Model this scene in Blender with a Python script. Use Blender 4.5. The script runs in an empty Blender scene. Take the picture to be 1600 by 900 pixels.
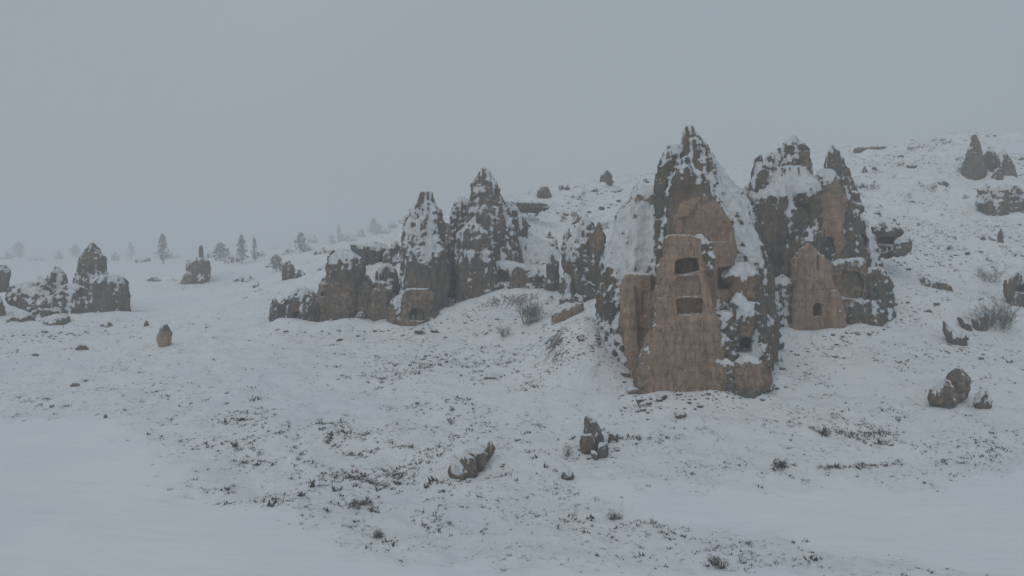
import bpy, math, random
import numpy as np
from mathutils import Vector
from mathutils.bvhtree import BVHTree

SC = bpy.context.scene
COL = SC.collection
R = math.radians
random.seed(7)
rng = np.random.default_rng(7)

# ------------------------------------------------------------------ camera, sky, sun, exposure
CZ = 18.0                      # camera height
FPX = 1232.0                   # focal length in pixels of the 1600 wide photograph
PITCH = math.atan(90 / FPX)    # looking slightly down
cam_d = bpy.data.cameras.new('camera')
cam_d.sensor_width = 36.0
cam_d.lens = FPX / 1600 * 36
cam_d.clip_end = 6000
cam_d.clip_start = 0.5
cam = bpy.data.objects.new('camera', cam_d)
COL.objects.link(cam)
cam.location = (0, 0, CZ)
cam.rotation_euler = (math.pi / 2 - PITCH, 0, 0)
SC.camera = cam

SUN_EL, SUN_AZ = R(50), R(-25)
world = bpy.data.worlds.new('World')
SC.world = world
world.use_nodes = True
wn, wl = world.node_tree.nodes, world.node_tree.links
wn.clear()
sky = wn.new('ShaderNodeTexSky')
sky.sky_type = 'NISHITA'
sky.sun_disc = False
sky.sun_elevation = SUN_EL
sky.sun_rotation = SUN_AZ
sky.air_density = 1.0
sky.dust_density = 4.0
bg_sky = wn.new('ShaderNodeBackground')
bg_sky.inputs['Strength'].default_value = 0.05
wl.new(sky.outputs[0], bg_sky.inputs['Color'])
# the closed cloud deck, a little brighter in places
wtc = wn.new('ShaderNodeTexCoord')
wno = wn.new('ShaderNodeTexNoise')
wno.inputs['Scale'].default_value = 1.3
wno.inputs['Detail'].default_value = 2.0
wl.new(wtc.outputs['Generated'], wno.inputs['Vector'])
wr = wn.new('ShaderNodeValToRGB')
wr.color_ramp.elements[0].position = 0.25
wr.color_ramp.elements[0].color = (0.60, 0.68, 0.76, 1)
wr.color_ramp.elements[1].position = 0.75
wr.color_ramp.elements[1].color = (0.675, 0.775, 0.85, 1)
wl.new(wno.outputs['Fac'], wr.inputs['Fac'])
bg_cl = wn.new('ShaderNodeBackground')
bg_cl.inputs['Strength'].default_value = 0.51
wl.new(wr.outputs['Color'], bg_cl.inputs['Color'])
wmix = wn.new('ShaderNodeMixShader')
wmix.inputs[0].default_value = 0.93
wl.new(bg_sky.outputs[0], wmix.inputs[1])
wl.new(bg_cl.outputs[0], wmix.inputs[2])
wout = wn.new('ShaderNodeOutputWorld')
wl.new(wmix.outputs[0], wout.inputs['Surface'])

sun_d = bpy.data.lights.new('sun', 'SUN')
sun_d.energy = 0.5
sun_d.angle = R(40)
sun_d.color = (1.0, 0.97, 0.93)
sun = bpy.data.objects.new('sun', sun_d)
COL.objects.link(sun)
# light comes from high on the left, behind the camera's shoulder
sun.rotation_euler = (R(40), 0, R(-35))

SC.view_settings.view_transform = 'Standard'
SC.view_settings.look = 'None'
SC.view_settings.exposure = 0.0
SC.view_settings.gamma = 1.0
SC.cycles.volume_bounces = 3
SC.cycles.max_bounces = 8
SC.cycles.diffuse_bounces = 4
HAZE = 0.0016

# ------------------------------------------------------------------ maths helpers
CP, SP = math.cos(PITCH), math.sin(PITCH)


def W(px, py, Y):
    """point on the plane at distance Y that the photograph shows at (px, py)"""
    dx, dy = (px - 800) / FPX, (450 - py) / FPX
    ry, rz = CP + dy * SP, -SP + dy * CP
    return dx * Y / ry, Y, CZ + Y * rz / ry


def to_px(x, y, z):
    zz = z - CZ
    fw = y * CP - zz * SP
    up = y * SP + zz * CP
    return 800 + FPX * x / fw, 450 - FPX * up / fw


def _h(ix, iy, iz, seed):
    n = (ix.astype(np.uint32) * np.uint32(374761393) + iy.astype(np.uint32) * np.uint32(668265263)
         + iz.astype(np.uint32) * np.uint32(2147483647) + np.uint32(seed * 7919 + 13))
    n = (n ^ (n >> np.uint32(13))) * np.uint32(1274126177)
    n ^= n >> np.uint32(16)
    n *= np.uint32(2246822519)
    n ^= n >> np.uint32(15)
    return n


def vnoise(x, y, z, seed=0):
    """smooth 3-d gradient noise, about -1..1"""
    fx, fy, fz = np.floor(x), np.floor(y), np.floor(z)
    ix, iy, iz = fx.astype(np.int64), fy.astype(np.int64), fz.astype(np.int64)
    tx, ty, tz = x - fx, y - fy, z - fz
    ux, uy, uz = (t * t * t * (t * (t * 6 - 15) + 10) for t in (tx, ty, tz))
    out = np.zeros_like(tx)
    for a in (0, 1):
        for b in (0, 1):
            for c in (0, 1):
                h = _h(ix + a, iy + b, iz + c, seed)
                gx = (h & np.uint32(1023)).astype(np.float64) / 511.5 - 1
                gy = ((h >> np.uint32(10)) & np.uint32(1023)).astype(np.float64) / 511.5 - 1
                gz = ((h >> np.uint32(20)) & np.uint32(1023)).astype(np.float64) / 511.5 - 1
                d = gx * (tx - a) + gy * (ty - b) + gz * (tz - c)
                w = (ux if a else 1 - ux) * (uy if b else 1 - uy) * (uz if c else 1 - uz)
                out += d * w
    return out * 1.5


def fbm(x, y, z, octv=4, seed=0, gain=0.5):
    o, a, f = 0, 1.0, 1.0
    for i in range(octv):
        o = o + a * vnoise(x * f, y * f, z * f, seed + i * 31)
        a *= gain
        f *= 2.03
    return o


def ridged(x, y, z, octv=3, seed=0):
    o, a, f = 0, 1.0, 1.0
    for i in range(octv):
        o = o + a * (1 - 2.2 * np.abs(vnoise(x * f, y * f, z * f, seed + i * 17)))
        a *= 0.5
        f *= 2.1
    return o


def sstep(a, b, x):
    t = np.clip((x - a) / (b - a), 0, 1)
    return t * t * (3 - 2 * t)


# ------------------------------------------------------------------ object helpers
def tag(o, label=None, cat=None, group=None, kind=None):
    if label:
        o['label'] = label
    if cat:
        o['category'] = cat
    if group:
        o['group'] = group
    if kind:
        o['kind'] = kind
    return o


def empty(name, loc):
    o = bpy.data.objects.new(name, None)
    o.location = loc
    o.empty_display_size = 0.5
    COL.objects.link(o)
    return o


def mesh_obj(name, V, F, mat, loc=(0, 0, 0), parent=None, smooth=True, attrs=None):
    me = bpy.data.meshes.new(name)
    V = np.asarray(V, float)
    if parent is None:
        V = V - np.array(loc)
    else:
        V = V - np.array(parent.location)
    if isinstance(F, np.ndarray):
        n, k = F.shape
        me.vertices.add(len(V))
        me.vertices.foreach_set('co', V.astype(np.float32).ravel())
        me.loops.add(n * k)
        me.loops.foreach_set('vertex_index', F.astype(np.int32).ravel())
        me.polygons.add(n)
        me.polygons.foreach_set('loop_start', np.arange(0, n * k, k, dtype=np.int32))
        me.polygons.foreach_set('loop_total', np.full(n, k, dtype=np.int32))
    else:
        me.from_pydata([tuple(v) for v in V], [], [tuple(f) for f in F])
    me.update()
    me.validate()
    me.polygons.foreach_set('use_smooth', np.full(len(me.polygons), smooth))
    if attrs:
        for k, a in attrs.items():
            at = me.attributes.new(k, 'FLOAT', 'POINT')
            at.data.foreach_set('value', np.asarray(a, dtype=np.float32))
    me.materials.append(mat)
    o = bpy.data.objects.new(name, me)
    COL.objects.link(o)
    if parent is None:
        o.location = loc
    else:
        o.parent = parent
    return o


# ------------------------------------------------------------------ materials
def new_mat(name):
    m = bpy.data.materials.new(name)
    m.use_nodes = True
    nt = m.node_tree
    b = nt.nodes['Principled BSDF']
    b.inputs['Roughness'].default_value = 0.95
    b.inputs['Specular IOR Level'].default_value = 0.1
    return m, nt, b


def N(nt, kind, **kw):
    n = nt.nodes.new(kind)
    for k, v in kw.items():
        if k in n.inputs:
            n.inputs[k].default_value = v
        else:
            setattr(n, k, v)
    return n


def math_n(nt, op, a, b=None, clamp=False):
    n = nt.nodes.new('ShaderNodeMath')
    n.operation = op
    n.use_clamp = clamp
    for i, v in enumerate((a, b)):
        if v is None:
            continue
        if isinstance(v, (int, float)):
            n.inputs[i].default_value = v
        else:
            nt.links.new(v, n.inputs[i])
    return n.outputs[0]


def mix_c(nt, f, a, b):
    n = nt.nodes.new('ShaderNodeMix')
    n.data_type = 'RGBA'
    for s, v in ((n.inputs[0], f), (n.inputs[6], a), (n.inputs[7], b)):
        if isinstance(v, (int, float)):
            s.default_value = v
        elif isinstance(v, tuple):
            s.default_value = (*v, 1)
        else:
            nt.links.new(v, s)
    return n.outputs[2]


def remap(nt, v, a, b, c=0.0, d=1.0):
    n = nt.nodes.new('ShaderNodeMapRange')
    n.interpolation_type = 'SMOOTHSTEP'
    nt.links.new(v, n.inputs[0])
    for i, q in enumerate((a, b, c, d)):
        n.inputs[i + 1].default_value = q
    return n.outputs[0]


SNOW = (0.80, 0.825, 0.85)


def noise_n(nt, scale, detail=4.0, vec=None, rough=0.55, stretch=None, rot=None):
    geo = nt.nodes.new('ShaderNodeNewGeometry')
    mp = nt.nodes.new('ShaderNodeMapping')
    nt.links.new(vec or geo.outputs['Position'], mp.inputs['Vector'])
    if stretch:
        mp.inputs['Scale'].default_value = stretch
    if rot:
        mp.inputs['Rotation'].default_value = rot
    n = nt.nodes.new('ShaderNodeTexNoise')
    n.inputs['Scale'].default_value = scale
    n.inputs['Detail'].default_value = detail
    n.inputs['Roughness'].default_value = rough
    nt.links.new(mp.outputs[0], n.inputs['Vector'])
    return n.outputs['Fac']


def rock_material():
    m, nt, b = new_mat('weathered_tuff')
    L = nt.links
    at = N(nt, 'ShaderNodeAttribute', attribute_name='carved')
    carved = at.outputs['Fac']
    ab = N(nt, 'ShaderNodeAttribute', attribute_name='snow_bias')
    bias = ab.outputs['Fac']
    big = noise_n(nt, 0.35, 5)
    mid = noise_n(nt, 1.6, 6, rough=0.65)
    fine = noise_n(nt, 7.0, 5, rough=0.75)
    streak = noise_n(nt, 1.0, 8, stretch=(2.6, 0.6, 0.30), rough=0.72)
    strata = noise_n(nt, 1.0, 4, stretch=(0.12, 0.12, 1.6))
    # weathered lichen grey, with browner patches
    tone = N(nt, 'ShaderNodeAttribute', attribute_name='tone').outputs['Fac']
    dark = mix_c(nt, remap(nt, fine, 0.35, 0.68), (0.055, 0.053, 0.048), (0.13, 0.12, 0.105))
    pale = mix_c(nt, remap(nt, fine, 0.32, 0.66), (0.12, 0.112, 0.10), (0.29, 0.262, 0.222))
    grey = mix_c(nt, tone, dark, pale)
    brown = mix_c(nt, remap(nt, streak, 0.35, 0.7), (0.155, 0.122, 0.092), (0.275, 0.208, 0.15))
    wea = mix_c(nt, remap(nt, big, 0.38, 0.58), grey, brown)
    tan = mix_c(nt, remap(nt, streak, 0.38, 0.66), (0.37, 0.245, 0.175), (0.54, 0.37, 0.27))
    tan = mix_c(nt, remap(nt, strata, 0.4, 0.65, 0.0, 0.75), tan, (0.34, 0.23, 0.155))
    tan = mix_c(nt, remap(nt, mid, 0.56, 0.72, 0.0, 0.5), tan, (0.15, 0.11, 0.08))
    # dark cracks and pits weathered into the bare faces
    crk = noise_n(nt, 0.9, 5, stretch=(1, 1, 0.45), rough=0.6)
    cr = math_n(nt, 'ABSOLUTE', math_n(nt, 'SUBTRACT', crk, 0.5))
    tan = mix_c(nt, remap(nt, cr, 0.0, 0.011, 0.75, 0.0), tan, (0.09, 0.07, 0.055))
    tan = mix_c(nt, remap(nt, fine, 0.62, 0.74, 0.0, 0.55), tan, (0.11, 0.085, 0.065))
    tan = mix_c(nt, remap(nt, big, 0.5, 0.66, 0.0, 0.5), tan, (0.30, 0.24, 0.16))
    cf = math_n(nt, 'ADD', carved, math_n(nt, 'MULTIPLY', math_n(nt, 'SUBTRACT', mid, 0.5), 1.3))
    cf = remap(nt, cf, 0.36, 0.58)
    rock = mix_c(nt, cf, wea, tan)
    # snow lies where the roughened surface faces up
    bh = math_n(nt, 'ADD', math_n(nt, 'MULTIPLY', mid, 0.8), math_n(nt, 'MULTIPLY', fine, 0.25))
    bh = math_n(nt, 'ADD', bh, math_n(nt, 'MULTIPLY', streak, 0.7))
    bmp = N(nt, 'ShaderNodeBump', Strength=0.5, Distance=0.25)
    L.new(bh, bmp.inputs['Height'])
    sx = N(nt, 'ShaderNodeSeparateXYZ')
    L.new(bmp.outputs[0], sx.inputs[0])
    # wind from the left and front packs snow on those sides
    up = math_n(nt, 'ADD', sx.outputs[2], math_n(nt, 'MULTIPLY', sx.outputs[0], -0.10))
    up = math_n(nt, 'ADD', up, math_n(nt, 'MULTIPLY', math_n(nt, 'SUBTRACT', streak, 0.5), 1.0))
    up = math_n(nt, 'ADD', up, math_n(nt, 'MULTIPLY', math_n(nt, 'SUBTRACT', fine, 0.5), 0.8))
    up = math_n(nt, 'ADD', up, bias)
    up = math_n(nt, 'SUBTRACT', up, math_n(nt, 'MULTIPLY', carved, 0.36))
    sm = remap(nt, up, 0.36, 0.54)
    col = mix_c(nt, sm, rock, SNOW)
    L.new(col, b.inputs['Base Color'])
    b2 = N(nt, 'ShaderNodeBump', Strength=0.7, Distance=0.25)
    hh = math_n(nt, 'ADD', fine, math_n(nt, 'MULTIPLY', sm, 0.7))
    hh = math_n(nt, 'ADD', hh, math_n(nt, 'MULTIPLY', streak, 0.8))
    hh = math_n(nt, 'ADD', hh, remap(nt, cr, 0.0, 0.02, -0.6, 0.0))
    L.new(hh, b2.inputs['Height'])
    L.new(b2.outputs[0], b.inputs['Normal'])
    return m


def ground_material():
    m, nt, b = new_mat('snow_ground')
    L = nt.links
    geo = N(nt, 'ShaderNodeNewGeometry')
    sx = N(nt, 'ShaderNodeSeparateXYZ')
    L.new(geo.outputs['Normal'], sx.inputs[0])
    ro = N(nt, 'ShaderNodeAttribute', attribute_name='rough').outputs['Fac']
    n1 = noise_n(nt, 0.5, 6, rough=0.6)
    n2 = noise_n(nt, 2.6, 8, rough=0.72)
    n3 = noise_n(nt, 0.06, 3)
    bare = math_n(nt, 'ADD', sx.outputs[2], math_n(nt, 'MULTIPLY', math_n(nt, 'SUBTRACT', n2, 0.5), -0.75))
    bare = math_n(nt, 'SUBTRACT', bare, math_n(nt, 'MULTIPLY', math_n(nt, 'SUBTRACT', n1, 0.45), 0.35))
    bare = math_n(nt, 'ADD', bare, math_n(nt, 'MULTIPLY', math_n(nt, 'SUBTRACT', 1.0, ro), 0.5))
    sm = remap(nt, bare, 0.60, 0.76)
    soil = mix_c(nt, n1, (0.09, 0.085, 0.075), (0.20, 0.17, 0.14))
    snow = mix_c(nt, remap(nt, n3, 0.35, 0.65), (0.775, 0.805, 0.84), (0.82, 0.84, 0.86))
    # thin snow on stubble lets some ground through; the mottling also paints in hummock shading
    thin = math_n(nt, 'MULTIPLY', remap(nt, math_n(nt, 'ADD', n2, math_n(nt, 'MULTIPLY', n1, 0.5)), 0.80, 0.98), math_n(nt, 'MULTIPLY', ro, 0.85))
    snow = mix_c(nt, thin, snow, (0.30, 0.30, 0.29))
    L.new(mix_c(nt, sm, soil, snow), b.inputs['Base Color'])
    bmp = N(nt, 'ShaderNodeBump', Strength=0.7, Distance=0.2)
    rip = noise_n(nt, 0.55, 4, stretch=(0.5, 1.6, 1), rough=0.5, rot=(0, 0, 0.5))
    L.new(math_n(nt, 'ADD', math_n(nt, 'MULTIPLY', n2, math_n(nt, 'ADD', ro, 0.2)), math_n(nt, 'MULTIPLY', rip, 1.2)), bmp.inputs['Height'])
    L.new(bmp.outputs[0], b.inputs['Normal'])
    return m


def plant_material(name, c1, c2, snow_t):
    m, nt, b = new_mat(name)
    L = nt.links
    n1 = noise_n(nt, 2.5, 3)
    n2 = noise_n(nt, 14.0, 2)
    col = mix_c(nt, remap(nt, n1, 0.35, 0.65), c1, c2)
    geo = N(nt, 'ShaderNodeNewGeometry')
    sx = N(nt, 'ShaderNodeSeparateXYZ')
    L.new(geo.outputs['Normal'], sx.inputs[0])
    up = math_n(nt, 'ADD', sx.outputs[2], math_n(nt, 'MULTIPLY', math_n(nt, 'SUBTRACT', n2, 0.5), 1.2))
    L.new(mix_c(nt, remap(nt, up, snow_t, snow_t + 0.15), col, SNOW), b.inputs['Base Color'])
    return m


M_ROCK = rock_material()
M_GROUND = ground_material()
M_SCRUB = plant_material('dead_scrub', (0.06, 0.06, 0.054), (0.13, 0.12, 0.10), 0.7)
M_SHRUB = plant_material('frosted_shrub', (0.13, 0.13, 0.105), (0.22, 0.225, 0.185), 0.35)
M_BARK = plant_material('dark_bark', (0.05, 0.047, 0.042), (0.09, 0.085, 0.075), 0.7)
M_HAZE_FROST = plant_material('haze_paled_frosted_tree', (0.20, 0.205, 0.195), (0.34, 0.345, 0.335), 0.45)  # frosted crowns, coloured paler to paint in distance haze
M_STRAW = plant_material('straw', (0.30, 0.22, 0.13), (0.38, 0.33, 0.2), 0.8)
M_RUST = plant_material('rusty_stems', (0.22, 0.12, 0.11), (0.3, 0.17, 0.15), 0.7)

# ------------------------------------------------------------------ terrain
CTRL = [  # photo x, photo y, distance
    (0, 900, 40), (400, 900, 40), (800, 900, 41), (1200, 900, 41), (1600, 900, 42),
    (0, 660, 72), (300, 720, 60), (550, 760, 56), (800, 760, 56), (1100, 745, 58), (1350, 745, 58), (1600, 745, 58),
    (900, 680, 66), (1100, 690, 64), (1400, 690, 64), (1600, 690, 64),
    (1050, 618, 75), (930, 600, 77), (1200, 600, 77), (1500, 640, 71), (1400, 570, 83),
    (1250, 518, 96), (1350, 480, 103), (1450, 450, 108), (1590, 500, 100), (1500, 560, 86), (1600, 580, 83),
    (1450, 340, 150), (1560, 345, 148), (1340, 300, 165), (1480, 270, 190), (1600, 290, 175), (1590, 400, 125),
    (1400, 232, 225), (1520, 218, 230), (1600, 222, 235), (1330, 238, 222),
    (1180, 280, 200), (1000, 285, 190), (940, 290, 190), (860, 310, 185), (800, 318, 180), (860, 395, 145),
    (1000, 330, 160), (1180, 400, 125), (1000, 450, 100),
    (800, 485, 115), (900, 500, 100), (950, 530, 88), (700, 490, 118), (780, 560, 93),
    (550, 515, 113), (600, 600, 84), (400, 560, 94), (450, 510, 115), (590, 428, 134), (625, 425, 130),
    (200, 520, 115), (100, 545, 104), (100, 600, 87), (0, 560, 100), (0, 490, 140),
    (300, 465, 190), (450, 450, 190), (100, 440, 200), (520, 440, 190), (230, 430, 300), (420, 425, 300),
    (700, 350, 250), (620, 372, 330), (540, 385, 470), (420, 396, 620), (0, 428, 420), (200, 410, 600),
    (800, 396, 129), (860, 398, 128), (745, 398, 131), (790, 345, 146), (905, 450, 109), (850, 470, 116.5), (800, 466, 117), (755, 466, 117), (880, 478, 113), (1350, 402, 111), (1320, 470, 101), (1380, 470, 103), (650, 410, 136),
]
cw = np.array([W(*c) for c in CTRL])
extra = np.array([(-60, 0, 0.3), (0, 0, 0.2), (60, 0, 0.5), (-140, 40, 0), (160, 60, 5), (-250, 120, 2),
                  (260, 160, 20), (0, -120, 0), (150, 300, 22), (40, 300, 12), (260, 300, 24), (-400, 600, -12), (-30, 900, -6)])
cw = np.vstack([cw, extra])


def tps(r):
    return np.where(r > 1e-9, r * r * np.log(np.maximum(r, 1e-9)), 0)


_A = cw[:, :2] / 60
_D = np.linalg.norm(_A[:, None] - _A[None], axis=2)
_n = len(cw)
_M = np.zeros((_n + 3, _n + 3))
_M[:_n, :_n] = tps(_D) + np.eye(_n) * 0.012
_M[:_n, _n] = 1
_M[:_n, _n + 1:] = _A
_M[_n:, :_n] = _M[:_n, _n:].T
_S = np.linalg.solve(_M, np.concatenate([cw[:, 2], np.zeros(3)]))

MOUNDS = [  # x, y, radius x, radius y, height: swells of snow
    (*W(906, 505, 84)[:2], 4.2, 7, 3.8), (*W(925, 505, 93)[:2], 5, 5, 1.6), (*W(1480, 470, 101)[:2], 9, 6, 2.2), (*W(740, 720, 62)[:2], 3.0, 2.5, 0.7),
    (*W(1400, 300, 175)[:2], 14, 14, 2.5), (*W(1520, 300, 172)[:2], 16, 12, 3.5),
    (*W(320, 430, 225)[:2], 9, 8, 2.5), (*W(500, 480, 125)[:2], 9, 6, 1.2)]


for (_px, _py, _Y, _r, _hh) in ([
        (430, 508, 114, 2.2, 0.7), (475, 512, 113, 2.6, 0.8), (520, 515, 113, 2.0, 0.9), (556, 512, 114, 2.0, 0.8), (600, 512, 113, 2.4, 0.7), 
        (690, 500, 115, 2.2, 0.9), (735, 480, 116, 2.6, 0.8), (790, 478, 116, 2.6, 0.8), (840, 480, 115, 2.6, 0.9), (1015, 620, 73.2, 1.5, 0.6), (1060, 616, 72.8, 1.8, 0.35),
        (1120, 606, 73.0, 1.6, 0.6), (1180, 600, 73.5, 1.8, 0.6), (1215, 570, 77, 2.4, 1.0), (1235, 520, 93, 2.0, 0.6), (1300, 515, 92.5, 2.0, 0.7), (1350, 500, 94, 2.4, 0.9),
        (1395, 478, 97, 2.4, 0.9), (30, 518, 126, 3.0, 0.8), (120, 512, 132, 3.4, 0.9), (180, 500, 133, 2.8, 0.8), (1375, 400, 104, 2.5, 0.9), (1480, 640, 69.5, 1.6, 0.35)]):
    _x, _y, _ = W(_px, _py, _Y)
    MOUNDS.append((_x, _y, _r * 1.3, _r * 0.8, _hh))


def H(x, y, fine=True):
    x = np.atleast_1d(np.asarray(x, float))
    y = np.atleast_1d(np.asarray(y, float))
    out = np.empty(x.shape)
    for s in range(0, len(x), 40000):
        xx, yy = x[s:s + 40000] / 60, y[s:s + 40000] / 60
        r = np.sqrt((xx[:, None] - _A[None, :, 0]) ** 2 + (yy[:, None] - _A[None, :, 1]) ** 2)
        out[s:s + 40000] = tps(r) @ _S[:_n] + _S[_n] + _S[_n + 1] * xx + _S[_n + 2] * yy
    rad = np.hypot(x, y - 100)
    side = sstep(-150, 200, x + 0.2 * (y - 200))
    far = np.where(y > 150, -2 - 12 * sstep(250, 900, y), 0.5) + 20 * side * sstep(100, 300, y) * (1 - sstep(400, 900, y))
    w = np.maximum(sstep(480, 760, rad), sstep(260, 430, rad) * sstep(20, 90, x))
    out = out * (1 - w) + far * w
    for mx, my, rx, ry, hh in MOUNDS:
        out += hh * np.exp(-((x - mx) / rx) ** 2 - ((y - my) / ry) ** 2)
    if fine:
        ro = roughness(x, y)
        z0 = np.zeros_like(x)
        hill = sstep(3, 12, out) * sstep(100, 150, y)
        out += 0.5 * fbm(x / 22, y / 22, z0, 3, 5) * sstep(20, 80, rad + y)
        out += 0.24 * ro * fbm(x / 2.4, y / 2.4, z0, 3, 9) + 0.4 * ro * fbm(x / 6, y / 6, z0, 2, 19)
        out += hill * 1.5 * ridged(x / 16 + 0.4 * vnoise(x / 9, y / 9, z0, 3), y / 26, z0, 4, 40)
        out += 0.05 * (1 - ro) * fbm(x / 6, y / 3, z0, 2, 77)
    return out


def in_poly(px, py, poly):
    c = np.zeros(px.shape, bool)
    j = len(poly) - 1
    for i in range(len(poly)):
        xi, yi = poly[i]
        xj, yj = poly[j]
        if yi != yj:
            c ^= ((yi > py) != (yj > py)) & (px < (xj - xi) * (py - yi) / (yj - yi) + xi)
        j = i
    return c


# outlines of the two smooth fields on the ground, from their corners in the photograph
def ground_pts(pts):
    o = []
    for px, py in pts:
        Y = (CZ - 0.4) / max(0.02, (py - 360) / FPX)
        o.append(((px - 800) / FPX * Y * 1.0, Y))
    return o


FIELD_L = [(-160, 78)] + ground_pts([(0, 655), (150, 660), (230, 700), (280, 760), (420, 800), (560, 850), (640, 905)]) + [(-6, 20), (-160, 20)]
FIELD_R = ground_pts([(905, 738), (1100, 752), (1250, 745), (1440, 740), (1600, 735)]) + [(120, 60), (120, 36)] + \
    ground_pts([(1600, 880), (1400, 850), (1230, 815), (1000, 780)])
FIELD_B = ground_pts([(560, 880), (760, 878), (1250, 890), (1600, 900)]) + [(30, 5), (-20, 5)]


def seg_dist(x, y, poly):
    d = np.full(x.shape, 1e9)
    for i in range(len(poly)):
        ax, ay = poly[i - 1]
        bx, by = poly[i]
        vx, vy = bx - ax, by - ay
        t = np.clip(((x - ax) * vx + (y - ay) * vy) / (vx * vx + vy * vy + 1e-9), 0, 1)
        d = np.minimum(d, np.hypot(x - ax - t * vx, y - ay - t * vy))
    return d


def roughness(x, y):
    """1 where scrub and hummocks break the snow, 0 on the smooth fields"""
    wob = 1.6 * fbm(x / 7, y / 7, np.zeros_like(x), 3, 15)
    r = np.ones_like(x)
    for poly in (FIELD_L, FIELD_R, FIELD_B):
        ins = in_poly(x, y, poly)
        d = seg_dist(x, y, poly) * np.where(ins, 1, -1) + wob
        r = np.minimum(r, 1 - sstep(-2.6, 1.6, d + 1.5 * vnoise(x / 1.7, y / 1.7, np.zeros_like(x), 88)))
    near = np.where(y < 36, 0.0, 1.0)
    plain = sstep(-5, -30, x - (y - 130) * -0.35) * sstep(118, 150, y)
    return r * near * (1 - 0.45 * plain)


def G(px, py, lo=30, hi=800):
    """point of the terrain seen at a photo pixel"""
    Ys = np.concatenate([np.arange(lo, 240, 1.5), np.arange(240, hi, 8.0)])
    x, y, z = W(px, py, Ys)
    k = np.nonzero(z - H(x, Ys, False) < 1.2)[0]
    y0 = Ys[k[0]] if len(k) else Ys[-1]
    Ys = np.arange(max(lo, y0 - 8), y0 + 40, 0.6)
    x, y, z = W(px, py, Ys)
    d = z - H(x, Ys)
    k = np.nonzero(d < 0)[0]
    i = k[0] if len(k) else len(Ys) - 1
    if i == 0:
        return float(x[0]), float(Ys[0]), float(z[0])
    t = min(max(d[i - 1] / (d[i - 1] - d[i] + 1e-9), 0), 1)
    return tuple(float(q[i - 1] * (1 - t) + q[i] * t) for q in (x, Ys, z))


az = np.concatenate([np.arange(-180, -42, 3.0), np.arange(-42, 42, 0.14), np.arange(42, 180.1, 3.0)])
rr = np.concatenate([[0.5], np.geomspace(4, 36, 10), 36 * 1.0046 ** np.arange(1, 430), np.geomspace(262, 2400, 70)])
AZ, RR = np.meshgrid(np.radians(az), rr, indexing='ij')
gx, gy = (np.sin(AZ) * RR).ravel(), (np.cos(AZ) * RR).ravel()
gz = H(gx, gy)
na, nr = len(az), len(rr)
ii, jj = np.meshgrid(np.arange(na - 1), np.arange(nr - 1), indexing='ij')
q = (ii * nr + jj).ravel()
faces = np.stack([q, q + 1, q + nr + 1, q + nr], 1)
ground = mesh_obj('snowy_ground', np.stack([gx, gy, gz], 1), faces, M_GROUND, attrs={'rough': roughness(gx, gy)})
tag(ground, kind='structure')

# ------------------------------------------------------------------ rocks
RIBSEED = [0]


def rings(R):
    """closed tube through horizontal rings of equal length, top first"""
    seg = len(R[0])
    V = [v for ring in R for v in ring]
    F = []
    k = len(R)
    for a in range(k - 1):
        for s in range(seg):
            t = (s + 1) % seg
            F.append((a * seg + s, a * seg + t, (a + 1) * seg + t, (a + 1) * seg + s))
    F.append(tuple(range(seg))[::-1])
    F.append(tuple((k - 1) * seg + s for s in range(seg)))
    return V, F


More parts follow.
